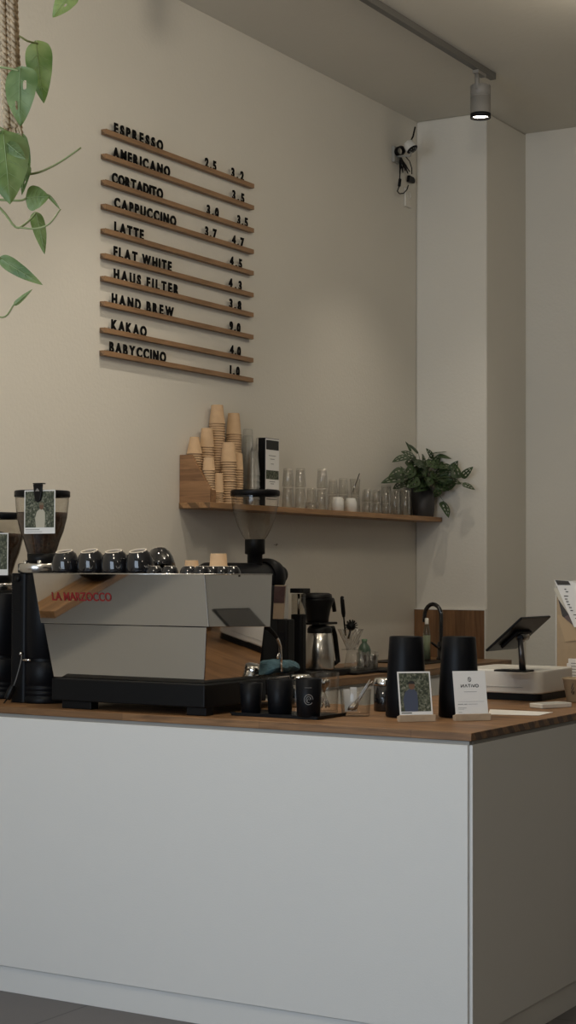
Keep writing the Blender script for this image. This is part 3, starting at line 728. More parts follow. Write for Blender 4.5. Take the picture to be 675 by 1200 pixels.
mb = MB(); mb.hexa([Vector(mx(p)) for p in ((dL.x+.01, YB+.01, zb), (dR.x-.01, YB+.01, zb), (dR.x-.01, yB2-.02, zb), (dL.x+.01, yB2-.02, zb), (aL.x+.01, YT+.012, zt-.014), (aR.x-.01, YT+.012, zt-.014), (aR.x-.01, yTop-.004, zt-.014), (aL.x+.01, yTop-.004, zt-.014))]); mb.build('inner_housing', BLACK, em)
yEnd = yB2+.27
mb = MB(); z1 = eR.z; z0 = at(239.6, 830, 'y', YBASE).z; mb.prism([(eL.x-MX, YBASE-MY), (eR.x-MX, YBASE-MY), (eR.x-MX, yB2-MY), (eL.x-MX, yB2-MY)], z0-CZ, zb-CZ-.0015); mb.build('base', BLACK, em, bevel=.004)
mb = MB(); mb.prism([(eL.x-MX, yB2+.001-MY), (eR.x-MX, yB2+.001-MY), (eR.x-MX, yEnd-MY), (eL.x-MX, yEnd-MY)], z0-CZ+.02, zb-CZ-.004); mb.build('drip_tray', SATIN, em, bevel=.004)
mb = MB()
for k_ in range(24): xx = eL.x-MX+.01+k_*(eR.x-eL.x-.02)/23; mb.box(xx-.004, xx+.004, yB2+.02-MY, yEnd-.02-MY, zb-CZ-.003, zb-CZ+.001)
mb.box(eL.x-MX, eR.x-MX, yEnd-.02-MY, yEnd-.012-MY, zb-CZ-.003, zb-CZ+.003)
mb.build('drip_grate', STEEL, em)
for px0, px1 in ((70, 104), (216, 239)):
    for yy in (YBASE+.012, yEnd-.06):
        a = at(px0, 830, 'y', YBASE).x-MX; b_ = at(px1, 830, 'y', YBASE).x-MX
        MB().box(a, b_, yy-MY, yy+.045-MY, 0.0005, z0-CZ).build('foot', BLACK, em, bevel=.002)
mb = MB(); mb.box(aL.x-MX+.006, aR.x-MX-.006, .006, yTop-MY, zt-CZ-.014, zt-CZ-.009); mb.build('cup_tray', STEEL, em)
mb = MB(); mb.tube([(aL.x-MX, 0.002, zt-CZ), (aR.x-MX, 0.002, zt-CZ), (aR.x-MX-.001, yTop-MY, zt-CZ)], .0025, 6); mb.build('top_rail', STEEL, em)
# group side (faces the barista)
for gx in (-.18, .15):
    g_ = MB().lathe([(.0001, 0), (.036, 0), (.038, .01), (.038, .05), (.03, .07), (.0001, .07)], (gx, yL2+.06-MY, .20), 24).build('group_head', CHROME, em)
    h_ = MB().tube([(gx, yL2+.09-MY, .195), (gx, yL2+.24-MY, .185)], [.012, .016], 12).build('portafilter_handle', BLACK, g_)
# steam wand
sw = [at(314, 736, 'x', eR.x-.03)-Vector((MX, MY, CZ)), at(320, 742, 'x', eR.x-.02)-Vector((MX, MY, CZ)), at(326, 750, 'x', eR.x-.01)-Vector((MX, MY, CZ)), at(328.3, 757, 'x', eR.x-.01)-Vector((MX, MY, CZ)), at(329, 770, 'x', eR.x-.01)-Vector((MX, MY, CZ)), at(329.5, 787, 'x', eR.x-.01)-Vector((MX, MY, CZ))]
MB().tube(sw, .0055, 12).build('steam_wand', CHROME, em)
MB().tube([sw[0]+Vector((0, -.05, .01)), sw[0], sw[1], sw[1].lerp(sw[2], .7)], [.010, .010, .008, .008], 12).build('wand_joint', BLACK, em)
# logo lettering on upper back panel
l0 = at(61, 700, 'y', 4.735); l1 = at(130.5, 700, 'y', 4.735)
me = text_mesh('LA MARZOCCO', .042, .001, .0007, 1.0); xs = [v.co.x for v in me.vertices]; s_ = (l1.x-l0.x)/(max(xs)-min(xs)); x0 = min(xs)
for v in me.vertices: v.co.x = (v.co.x-x0)*s_
me.materials.append(RED); lg = bpy.data.objects.new('logo_lettering', me); col.objects.link(lg); lg.parent = em
tz = at(95, 704, 'y', 4.735).z; fr = (zt-tz)/(zt-zm)
lg.location = (l0.x-MX, YT+(YU-YT)*fr-MY-.0012, tz-CZ); lg.rotation_euler = (pi/2-math.atan2(YU-YT, zt-zm)*-1, 0, 0)

# cups on top of machine
TZ = zt-.0088
def dark_cup(r, h, name, ring=True):
    mb = MB()
    prof = [(r*.97, 0), (r, .001), (r*1.0, h*.25), (r*.93, h*.55), (r*.78, h*.82), (r*.62, h*.93), (r*.60, h*.985)]
    mb.lathe([(r*.93, .004), (r*.95, .0005)]+prof+[(r*.58, h*.985)], n=32)
    mb.cur = 1
    mb.lathe([(r*.60, h*.985), (r*.58, h), (r*.52, h), (r*.50, h*.985), (r*.50, h*.96)], n=32)
    mb.cur = 0
    mb.lathe([(r*.50, h*.96), (.0001, h*.95)], n=32)
    return mb
def cup_thing(r, h, label, group, x, y, z, rz):
    t = thing('coffee_cup', label, 'cup', (x, y, z), rz, group); big_ = r > .04
    dark_cup(r, h, 'body').build('body', [GLOSSB, CLAY], t)
    MB().tube([(r*.97, 0, h*.2), (r*1.3, 0, h*.22), (r*1.42, 0, h*.42), (r*1.28, 0, h*.62), (r*.86, 0, h*.66)], h*.065, 8).build('handle', GLOSSB, t)
    if big_:
        m = MB(); rr_ = lambda z: (r*(1.0 if z < h*.3 else 1.0-.30*((z/h-.3)/.5)**1.4))+.0006
        def q_(u, z): a = pi+u/r; return (rr_(z)*cos(a), rr_(z)*sin(a), z)
        for st_ in ([(-.001, h*.30), (.0, h*.66)], [(-.008, h*.42), (-.004, h*.33), (.004, h*.33), (.008, h*.42)], [(-.005, h*.56), (.005, h*.56)]):
            m.tube([q_(u, z) for u, z in st_], .0007, 4)
        m.build('printed_mark', mat('pale cup print', (.30, .29, .27), .5), t)
    return t
big = [(78.5, 'far left', 0), (108.5, 'second from left', 0), (136.5, 'third from left', 0), (165.5, 'fourth from left', 0)]
c0 = None
for i, (cx, nm, _) in enumerate(big):
    P = at(cx, 672, 'y', YT+.07 if i != 2 else YT+.065)
    lb = f'glossy black cappuccino cup upside down on the machine, {nm} of the front row'
    rz = R(130)
    if c0 is None:
        c0 = cup_thing(.052, .079, lb, 'black cups upside down on the espresso machine', P.x, P.y, TZ, rz)
        tc_ = c0
    else: tc_ = dup(c0, (P.x, P.y, TZ), rz, lb)
    tc_.rotation_euler = (Matrix.Rotation(R(13+2*(i % 2)), 3, 'X') @ Matrix.Rotation(rz+.25*(i-1.5), 3, 'Z')).to_euler(); tc_.location.z = TZ+.052*sin(R(13+2*(i % 2)))
P = at(127, 672, 'y', YT+.175); dup(c0, (P.x, YT+.185, TZ), 1, 'glossy black cappuccino cup half hidden in second row of the machine top')
P = at(152, 672, 'y', YT+.175); dup(c0, (P.x, YT+.185, TZ), 2, 'glossy black cappuccino cup in second row behind the fourth front cup')
# tilted cup leaning
P = at(190, 667, 'y', YT+.17); t = dup(c0, (P.x, YT+.165, TZ-.002), 2.5, 'glossy black cappuccino cup tilted on its side at the right of the big cups'); t.rotation_euler = (R(0), R(28), 2.5); t.location.z = TZ+.02
c1 = None
for i, (cx, yo) in enumerate(((181, .05), (199, .05), (221, .05), (236, .055), (248, .18), (260.5, .20), (272, .22))):
    P = at(cx, 672, 'y', YT+yo); nm = ['first', 'second', 'third', 'fourth', 'fifth', 'sixth', 'seventh'][i]
    lb = f'small black espresso cup upside down on the machine, {nm} from left of the low row'
    if c1 is None: c1 = cup_thing(.031, .037, lb, 'small black espresso cups on the machine', P.x, P.y, TZ, 2)
    else: dup(c1, (P.x, P.y, TZ), 2+.2*i, lb)
for cx, ty, w0, w1, yo, nm in ((224.5, 656, 18, 15.5, .27, 'low narrow'), (256, 648, 23, 19, .30, 'taller wide')):
    P = at(cx, 672, 'y', YT+yo); k = (P-CAM).dot(FW)/F; h = (675-ty)*k
    o = paper_cup(w0*k, w1*k, h, 'kraft_cup'); o.location = (P.x, P.y, TZ); tag(o, f'{nm} tan kraft cup upside down on the espresso machine', 'cup')

# ---------------------------------------------------------------- on-demand grinders at left
def grinder(cx_px, yC, label, dz=0, cut=None):
    k = 6.13/F
    P = at(cx_px, 690, 'y', yC); t = thing('coffee_grinder', label, 'grinder', (P.x, yC, CZ+.0005))
    zt_ = 1.79-CZ+dz
    # base drum
    MB().lathe([(.0001, 0), (.078, 0), (.08, .004), (.08, .02), (.076, .024), (.076, .03), (.078, .032), (.078, .04), (.076, .042), (.076, .048), (.078, .05), (.078, .058), (.076, .06), (.076, .066), (.078, .068), (.078, .148), (.074, .152)], (.02, 0, 0), 36).build('base_drum', SATIN, t)
    MB().lathe([(.068, .15), (.068, .166)], (.02, 0, 0), 36).build('collar_gap', BLACK, t)
    MB().lathe([(.074, .164), (.078, .168), (.078, .47+dz), (.074, .475+dz)], (.02, 0, 0), 36, capt=True).build('body', SATIN, t)
    MB().rbox(-.088, -.01, -.075, .075, .0, .475+dz, .02).build('side_tower', SATIN, t, bevel=.003)
    m = MB()
    for q in range(13): m.box(-.078+.0, -.035, -.0765, -.074, .33+dz+q*.009, .334+dz+q*.009)
    m.build('vents', BLACK, t)
    MB().lathe([(.012, 0), (.013, .006), (.0001, .008)], n=16, M=Matrix.Translation((-.05, -.075, .455+dz)) @ Matrix.Rotation(pi/2, 4, 'X')).build('adjustment_knob', BLACK, t)
    MB().tube([(-.03, -.078, .158), (0, -.085, .158), (.02, -.082, .158)], .004, 8).build('latch', CHROME, t)
    zc = .475+dz
    MB().lathe([(.074, zc), (.083, zc+.003), (.083, zc+.032), (.079, zc+.036), (.05, zc+.036)], (-.005, 0, 0), 40).build('steel_collar', STEEL, t)
    for a in (-.035, .03):
        MB().lathe([(.008, 0), (.008, .012), (.0001, .014)], (a, -.05, zc+.034), 12).build('clamp_screw', CHROME, t)
    zh = zc+.045; H = zt_-zh; s = H/.215
    pr = [(.0505, zh), (.053, zh+.004), (.053, zh+.026)]
    MB().lathe([(.045, zc+.036), (.052, zc+.04), (.0535, zh+.027), (.05, zh+.027)], (-.0, 0, 0), 40).build('hopper_collar', BLACK, t)
    hp2 = [(.0525, zh+.027), (.066, zh+H*.28), (.080, zh+H*.42), (.0925, zh+H*.62), (.098, zh+H*.82), (.100, zh+H*.94)]
    MB().lathe(hp2, n=44).build('hopper', HOPPER, t)
    MB().lathe([(.0001, zh+.028), (.051, zh+.028), (.0645, zh+H*.28), (.0785, zh+H*.42), (.091, zh+H*.62), (.094, zh+H*.69), (.04, zh+H*.70), (.0001, zh+H*.73)], n=44).build('coffee_beans', BEANS, t)
    MB().lathe([(.101, zh+H*.91), (.103, zh+H*.915), (.103, zh+H*.985), (.1, zh+H), (.0001, zh+H)], n=48).build('hopper_lid', SATIN, t)
    return t, zh, H
def photo_card(name, label, loc, rz, lean, w_, h_, kindp, parent=None):
    t = thing(name, label, 'card', loc, 0); t.rotation_euler = (lean, 0, rz)
    MB().box(-w_/2, w_/2, 0, .0012, 0, h_).build('card', PAPER, t)
    return t
def person_print(t, w_, h_, x0, x1, z0, z1, shirt, skin, hat=None, px=.5, s=1., arm=True):
    "the printed photograph: foliage with a small figure, all flat ink shapes on the card"
    MB().box(x0, x1, -.0003, -.0001, z0, z1).build('printed_photograph', PHOTOG, t)
    cx = x0+(x1-x0)*px; H = (z1-z0)
    bod = [(cx-.20*H*s, z0+.0), (cx-.24*H*s, z0+.30*H*s), (cx-.17*H*s, z0+.52*H*s), (cx-.05*H*s, z0+.60*H*s), (cx+.07*H*s, z0+.60*H*s), (cx+.16*H*s, z0+.50*H*s), (cx+.17*H*s, z0+.25*H*s), (cx+.15*H*s, z0)]
    bod = [(min(max(a, x0), x1), b) for a, b in bod]
    MB().prism(bod, -.0006, -.0004, 'y').build('printed_shirt', shirt, t)
    hd = [(cx+.02*H*s+.085*H*s*cos(a), z0+.68*H*s+.105*H*s*sin(a)) for a in [i*pi/9 for i in range(18)]]
    MB().prism(hd, -.0008, -.0006, 'y').build('printed_face', skin, t)
    if hat:
        hh = [(cx+.02*H*s+.10*H*s*cos(a), z0+.73*H*s+.085*H*s*sin(a)) for a in [i*pi/9 for i in range(10)]]
        MB().prism(hh, -.001, -.0008, 'y').build('printed_hair', hat, t)
NAVY = mat('printed navy shirt', (.06, .075, .12), .7); CREAM = mat('printed cream shirt', (.48, .45, .36), .7); SKIN = mat('printed skin', (.16, .085, .05), .7)
g1, zh, H1 = grinder(48.5, 4.93, 'tall black coffee grinder with round bean hopper beside the espresso machine')
g2, zh2, H2 = grinder(-2, 5.02, 'black coffee grinder with bean hopper cut by the left picture edge', dz=-.075)
# card hanging on hopper 1
G = Vector(g1.location)
cw = at(64.2, 600, 'y', 4.82).x-at(28.2, 600, 'y', 4.82).x; ch = at(46, 574.5, 'y', 4.82).z-at(46, 625.5, 'y', 4.82).z
cp = at(46.2, 625.3, 'y', 4.822)
t = photo_card('photo_card', 'photo card of a picker in a cream shirt clipped to the grinder hopper', (cp.x, 4.822, cp.z), .0, .0, cw, ch, 0)
person_print(t, cw, ch, -cw/2+.004, cw/2-.004, .022, ch-.004, CREAM, SKIN, mat('printed hat', (.18, .14, .09), .7), .55, .85)
m = MB(); m.box(-cw/2+.006, .0, -.0003, 0, .013, .0155); m.box(-cw/2+.006, .012, -.0003, 0, .006, .0075); m.build('caption_line', GREYINK, t)
cl = thing('card_clip', 'black clip with grey triangle holding the photo card on the hopper lid', 'clip', (at(45.5, 575, 'y', 4.82).x, 4.82, at(45.5, 568, 'y', 4.82).z))
MB().prism([(-.022, .002), (.022, .002), (.019, -.022), (.013, -.058), (.004, -.063), (-.004, -.063), (-.013, -.058), (-.019, -.022)], -.008, -.001, 'y').build('clip_body', BLACK, cl, bevel=.003)
MB().box(-.022, .022, -.008, .012, .002, .006).build('clip_bridge', BLACK, cl, bevel=.001)
MB().prism([(-.010, -.024), (.010, -.024), (0, -.013)], -.0092, -.0082, 'y').build('triangle_mark', GREYP, cl)
cw2 = cw; cp = at(-8, 674, 'y', 4.905)
t = photo_card('photo_card', 'photo card on the left grinder hopper, cut by picture edge', (cp.x, 4.905, cp.z), 0, 0, cw, ch, 0)
person_print(t, cw, ch, -cw/2+.004, cw/2-.004, .022, ch-.004, NAVY, SKIN, INK, .6, .9)
# power cord with in-line plug
cdo = thing('power_cord', 'grey cord with black in-line plug hanging in front of the grinder', 'cord', (G.x, G.y-.09, CZ+.0005)); q = Vector(cdo.location)
def gq(px, py, yy=4.835): return at(px, py, 'y', yy)-q
MB().tube([gq(25.5, 766, 4.85), gq(25, 773, 4.838), gq(22, 785, 4.83), gq(18.5, 797, 4.825), gq(14.5, 808, 4.82)], .0022, 6).build('wire', mat('grey wire', (.12, .12, .12), .4), cdo)
MB().tube([gq(15.5, 803, 4.825), gq(12.5, 810, 4.82), gq(8.5, 819, 4.815)], [.010, .014, .013], 8).build('plug', BLACK, cdo, bevel=.001)
MB().tube([gq(9, 818, 4.815), gq(4, 825, 4.81), gq(-8, 827, 4.80), gq(-30, 828, 4.82)], .003, 6).build('lead', BLACK, cdo)
MB().lathe([(.0001, .01), (.006, .008), (.008, 0), (.0001, 0)], n=12, M=Matrix.Translation(gq(25.3, 766, 4.853)) @ Matrix.Rotation(pi/2, 4, 'X')).build('socket_stud', CHROME, cdo)

# ---------------------------------------------------------------- big shop grinder behind the machine
P = at(299, 575, 'x', -4.03); k = (P-CAM).dot(FW)/F
eg = thing('shop_grinder', 'large black shop grinder with empty clear hopper behind the espresso machine', 'grinder', (-4.03, P.y, BZ)); EO = Vector(eg.location)
def eq(px, py, x=-4.03): return at(px, py, 'x', x)-EO
zl = eq(299, 574).z; zn = eq(299, 633).z; zk = eq(299, 650).z; zbd = eq(299, 660).z; zbb = eq(299, 690).z
r1 = 29*k; r2 = 11.5*k
MB().lathe([(r1*.97, zl-.028), (r1, zl-.026), (r1, zl-.008), (r1*.97, zl-.002), (.0001, zl)], n=48).build('hopper_lid', BLACK, eg)
HH = zl-.02-zn
MB().lathe([(r1*.96, zl-.025), (r1*.95, zn+HH*.8), (r1*.86, zn+HH*.55), (r1*.70, zn+HH*.3), (r1*.52, zn+HH*.1), (r2*.98, zn)], n=48).build('hopper', HOPPER, eg)
MB().lathe([(r2, zn+.004), (r2*1.03, zn), (r2*1.03, zk+.004), (r2*.78, zk), (r2*.76, zbd-.02)], n=32, capt=False).build('hopper_neck', BLACK, eg)
# horizontal motor body runs along the wall
Ax = Matrix.Rotation(pi/2, 4, 'X')
ya = eq(236, 665).y; yb = eq(312, 665).y; rz_ = (zbd-zbb)*.55; zc = (zbd+zbb)/2-.005
MB().lathe([(.0001, -yb), (rz_*1.0, -yb), (rz_, -yb+.0), (rz_, -ya-.04), (rz_*.85, -ya-.012), (rz_*.5, -ya), (.0001, -ya)], (0, 0, zc), 36, M=Ax).build('motor_housing', SATIN, eg)
yc = eq(318, 665).y
MB().lathe([(.0001, -yc-.0), (rz_*1.25, -yc), (rz_*1.35, -yc+.03), (rz_*1.35, -yb+.01), (rz_*1.1, -yb+.03)], (0, 0, zc), 36, M=Ax).build('burr_housing', SATIN, eg)
kp = eq(325.5, 673.5); 
MB().lathe([(.0001, 0), (.035, 0), (.04, .008), (.04, .045), (.034, .052), (.0001, .052)], (kp.x+.02, kp.y, kp.z-.0), 28, M=Ax).build('grind_dial', BLACK, eg)
MB().lathe([(.0001, 0), (.006, 0), (.006, .008), (.0001, .009)], (kp.x+.02, kp.y-.052, kp.z), 12, M=Ax).build('dial_screw', STEEL, eg)
MB().rbox(-.09, .09, -.1, .08, .03, zc-rz_*.6, .03).build('stand', SATIN, eg, bevel=.004)
MB().rbox(-.12, .1, -.15, .1, .0005, .03, .03).build('foot_plate', SATIN, eg, bevel=.004)

# ---------------------------------------------------------------- coffee bag on black boiler, brewer
yb_ = 6.42
q0, q1 = at(323.5, 760, 'y', yb_), at(336.5, 760, 'y', yb_); zt_ = at(330, 726, 'y', yb_).z-BZ; wb = q1.x-q0.x
bo = thing('hot_water_boiler', 'plain black hot water boiler behind the steam wand', 'boiler', (q0.x, yb_, BZ))
MB().rbox(0, wb, 0, .07, .0005, zt_, .012).build('body', BLACK, bo, bevel=.004)
MB().box(.012, wb-.012, -.004, -.0005, zt_*.55, zt_*.8).build('panel', SATIN, bo, bevel=.001)
MB().tube([(wb/2, 0, zt_*.45), (wb/2, -.03, zt_*.45), (wb/2, -.034, zt_*.38)], .006, 10).build('spout', CHROME, bo)
b0, b1 = at(319.5, 700, 'y', yb_+.015).x-q0.x, at(332.5, 700, 'y', yb_+.015).x-q0.x
bg = thing('coffee_bag', 'coffee bag with dark red top half and tan bottom on the black boiler', 'bag', (q0.x, yb_+.015, BZ+zt_+.0005))
zg = at(326, 686, 'y', yb_+.015).z-BZ-zt_
MB().hexa([(b0, 0, 0), (b1, 0, 0), (b1, .04, 0), (b0, .04, 0), (b0, .014, zg), (b1+.003, .014, zg), (b1+.003, .022, zg), (b0, .022, zg)]).build('bag_body', mat('dark tan bag paper', (.22, .16, .105), .7), bg, bevel=.002)
fy = lambda z: .014*z/zg-.0006
MB().hexa([(b0+.002, fy(zg*.48)-.001, zg*.48), (b1-.001, fy(zg*.48)-.001, zg*.48), (b1-.001, fy(zg*.48), zg*.48), (b0+.002, fy(zg*.48), zg*.48), (b0+.002, fy(zg*.97)-.001, zg*.97), (b1+.001, fy(zg*.97)-.001, zg*.97), (b1+.001, fy(zg*.97), zg*.97), (b0+.002, fy(zg*.97), zg*.97)]).build('label_print', voro('dark red print', [(.014, .006, .005), (.035, .010, .009), (.05, .03, .026)], 30), bg)
MB().hexa([(b1+.0005, .001, .002), (b1+.002, .001, .002), (b1+.002, .038, .002), (b1+.0005, .038, .002), (b1+.0035, .014, zg), (b1+.005, .014, zg), (b1+.005, .03, zg+.004), (b1+.0035, .03, zg+.004)]).build('foil_edge', STEEL, bg)

XM = -3.93
bw = thing('filter_coffee_maker', 'black filter coffee maker with clear tank and steel jug on back counter', 'coffee maker', (XM, at(352, 790, 'x', XM).y, BZ)); WO = Vector(bw.location)
def wq(px, py, x=XM): return at(px, py, 'x', x)-WO
kb = (at(372, 760, 'x', XM)-CAM).dot(FW)/F
ty0 = wq(339.5, 760, XM-.032).y; ty1 = ty0+.05; zT = wq(346, 720).z
MB().rbox(-.07, .07, ty0-.004, wq(394, 760).y+.03, .0005, .03, .02).build('base', BLACK, bw, bevel=.003)
MB().rbox(-.032, .032, ty0, ty1, .03, zT, .015).build('tower', BLACK, bw, bevel=.003)
MB().rbox(-.03, .03, ty0+.002, ty1-.002, zT+.001, wq(346, 696).z, .012).build('water_tank', HOPPER, bw)
MB().rbox(-.034, .034, ty0-.004, ty1+.03, wq(346, 695).z, wq(346, 689.5).z, .012).build('tank_lid', BLACK, bw, bevel=.003)
MB().tube([(0, ty0+.025, zT), (0, ty0+.025, wq(346, 696).z)], .006, 8).build('riser_tube', STEEL, bw)
bx = wq(372, 720); zA, zB = wq(372, 701).z, wq(372, 729).z
MB().lathe([(.0001, zB), (13*kb, zB), (13.5*kb, zB+.02), (15.5*kb, zB+(zA-zB)*.55), (19.5*kb, zA-.012), (19.5*kb, zA), (18.5*kb, zA+.002)], (0, bx.y, 0), 36, capt=True).build('filter_basket', BLACK, bw)
MB().lathe([(18.6*kb, zA+.003), (18*kb, zA+.018), (15*kb, zA+.024), (.0001, zA+.026)], (0, bx.y-.01, 0), 36).build('basket_lid', BLACK, bw)
hb_ = [wq(385, 703), wq(390, 703), wq(391, 709), wq(392, 716.5)]
MB().tube(hb_, .010, 10).build('basket_handle', BLACK, bw)
MB().box(-.04, .04, bx.y-13*kb, wq(387, 728).y, zB-.012, zB-.001).build('basket_plate', BLACK, bw, bevel=.003)
jz1, jz0 = wq(372, 741).z, .032; jy = wq(374.5, 760).y
MB().lathe([(.0001, jz0), (17.2*kb, jz0), (17.8*kb, jz0+.006), (16.9*kb, jz0+(jz1-jz0)*.5), (14.3*kb, jz1), (13.5*kb, jz1+.002)], (0, jy, 0), 40).build('jug_body', STEEL, bw)
MB().lathe([(14.6*kb, jz1-.003), (14.6*kb, jz1+.016), (12*kb, jz1+.03), (6*kb, jz1+.036), (.0001, jz1+.036)], (0, jy, 0), 36).build('jug_lid', BLACK, bw)
MB().tube([(0, jy+14*kb, jz1+.012), (0, wq(390, 742).y, jz1+.016), (0, wq(392.5, 748).y, jz1-.02), (0, wq(394.5, 765).y, jz1-.09), (0, wq(396, 782).y, jz0+.03), (0, wq(391, 786).y, jz0+.02)], .012, 10).build('jug_handle', BLACK, bw)

# ---------------------------------------------------------------- pour-over corner on the back counter
XV = -3.93
vy = lambda px, x=XV: at(px, 780, 'x', x).y
tray = tag(MB().rbox(-.13, .13, 0, vy(449)-vy(393), 0, .012, .02).build('drip_mat', BLACK, loc=(XV-.02, vy(393), BZ+.0005), bevel=.002), 'flat black drip mat on the back counter under the glass dripper', 'mat')
T0 = BZ+.013
kv = (at(412, 770, 'x', XV)-CAM).dot(FW)/F
sv = thing('glass_server', 'round clear glass coffee server under the dripper', 'glass jug', (XV+.02, vy(411), T0)); 
MB().lathe([(.0001, .001), (.046, .001), (.05, .006), (.049, .03), (.040, .075), (.036, .09), (.038, .095)], n=32).build('server_body', GL, sv)
MB().tube([(.01, .036, .085), (.01, .075, .08), (.01, .078, .045), (.01, .046, .022)], .004, 8).build('handle', GL, sv)
dr = thing('glass_dripper', 'ribbed clear glass pour-over cone standing on the glass server', 'dripper', (XV+.02, vy(406.5), T0+.097)); 
zc_ = at(406, 737, 'x', XV).z-T0-.097
mb = MB(); n_ = 40; prof = [(.018, 0), (.02, .012), (.03, zc_*.35), (.046, zc_*.7), (.06, zc_)]
rows = []
for j, (r, z) in enumerate(prof): rows.append([mb.V(((r+.004*(k_ % 2)*min(1, r/.04))*cos(2*pi*k_/n_+j*.25), (r+.004*(k_ % 2)*min(1, r/.04))*sin(2*pi*k_/n_+j*.25), z)) for k_ in range(n_)])
for a, b_ in zip(rows, rows[1:]):
    for k_ in range(n_): mb.F([a[k_], a[(k_+1) % n_], b_[(k_+1) % n_], b_[k_]], False)
mb.build('cone', GLD, dr)
MB().lathe([(.02, .004), (.044, .003), (.045, .006), (.02, .009)], n=32).build('flange', GL, dr)
MB().tube([(.02, .035, .03), (.01, .068, .045), (.0, .07, .02), (.0, .04, .008)], .004, 8).build('handle', GL, dr)
# brushes standing in the dripper
bb = thing('washing_brush', 'black handled brush standing upright in the glass dripper', 'brush', (XV+.01, vy(405), T0+.15)); o_ = Vector(bb.location)
def vq(px, py, x=XV+.01): return at(px, py, 'x', x)-o_
MB().tube([vq(405, 745), vq(403.5, 730), vq(402.7, 722)], .004, 8).build('shaft', BLACK, bb)
MB().tube([vq(402.8, 723), vq(402.4, 718), vq(401.2, 705), vq(401, 700), vq(401, 698.5)], [.007, .0105, .010, .0095, .005], 10).build('grip', BLACK, bb)
MB().lathe([(.0001, 0), (.004, 0), (.004, .002), (.0001, .002)], n=12, M=Matrix.Translation(vq(401, 701.5)+Vector((.011, -.002, 0))) @ Matrix.Rotation(pi/2, 4, 'Y')).build('hanging_eye', CERAM, bb)
bh = thing('brush_head', 'round bristly black brush head sticking out of the glass dripper', 'brush', (XV+.03, vy(411), T0+.15)); o_ = Vector(bh.location)
cc = vq(411.5, 734, XV+.03)
MB().ball(cc, .022, 14).build('core', BLACK, bh)
m = MB()
for i in range(90):
    a, b_ = random.uniform(0, 2*pi), random.uniform(-.6, 1.4); d = Vector((cos(a)*cos(b_), sin(a)*cos(b_), sin(b_)))
    m.tube([cc+d*.018, cc+d*.033], [.0016, .001], 4)
tag(m.build('bristles', BLACK, bh), kind=None)
MB().tube([cc, cc+Vector((-.01, -.01, -.06))], .005, 8).build('shaft', BLACK, bh)
gb = thing('green_bottle', 'small rounded green glass bottle behind the clear glasses', 'bottle', (XV-.08, at(427, 770, 'x', XV-.08).y, T0)); zz = at(427, 749, 'x', XV-.08).z-T0
MB().lathe([(.0001, .001), (.03, .001), (.032, .006), (.032, zz*.62), (.026, zz*.75), (.013, zz*.86), (.013, zz)], n=28).build('bottle_body', mat('frosted green glass', (.07, .12, .085), .3), gb)
MB().lathe([(.014, zz-.012), (.015, zz), (.0001, zz+.002)], n=20).build('cap', mat('green cap', (.10, .20, .12), .4), gb)
for cx, dx_, nm in ((424.5, .04, 'left'), (436.5, .04, 'right')):
    o = tumbler(.026, .028, .085, 'drinking_glass'); o.location = (XV+dx_, at(cx, 780, 'x', XV+dx_).y, T0); tag(o, f'clear glass on the black drip mat, {nm} one before the green bottle', 'glass')
bxk = thing('black_caddy', 'small black box at the far end of the drip mat', 'box', (XV-.03, vy(439), T0)); MB().rbox(-.035, .035, -.02, .03, .0, .055, .006).build('body', BLACK, bxk, bevel=.002)
MB().rbox(-.037, .037, -.022, .032, .055, .062, .006).build('rim', SATIN, bxk, bevel=.001)
tag(MB().tube([Vector(at(438, 785.5, 'z', BZ+.006)), Vector(at(445, 787, 'z', BZ+.006)), Vector(at(470, 787.5, 'z', BZ+.006))], .006, 8).build('black_cable', BLACK), 'short black cable lying on the back worktop', 'cable')

# ---------------------------------------------------------------- blue cloth on drip tray
cz = zb+.004
cl_ = MB(); ca = at(309, 785, 'x', eR.x-.05); cb_ = at(347, 785, 'x', eR.x-.05)
nu, nv = 26, 16; rows = []
for i in range(nu+1):
    row = []
    for j in range(nv+1):
        u, v = i/nu, j/nv; a = v*2*pi
        hh = .023+.002*sin(u*6)+.002*sin(u*31+a*2); ww = .05+.004*sin(u*17+1)
        e = (1-abs(2*u-1)**6)**.5 if abs(2*u-1) < 1 else 0; e = max(e, .25)
        row.append(cl_.V((ww*cos(a)*e, (cb_.y-ca.y)*(u-.5)+.008*sin(a+u*4), hh*e*(1+sin(a))+.003*sin(3*a+u*14)*e)))
    rows.append(row)
for a, b_ in zip(rows, rows[1:]):
    for j in range(nv): cl_.F([a[j], a[j+1], b_[j+1], b_[j]], True)
cl_.F(rows[0][::-1]); cl_.F(rows[-1])
o = cl_.build('bar_cloth', BLUECL, loc=(eR.x-.06, (ca.y+cb_.y)/2, cz+.002)); zmn = min(v.co.z for v in o.data.vertices); o.location.z = cz+.0005-zmn
tag(o, 'crumpled blue cloth lying on the machine drip tray by the steam wand', 'cloth')

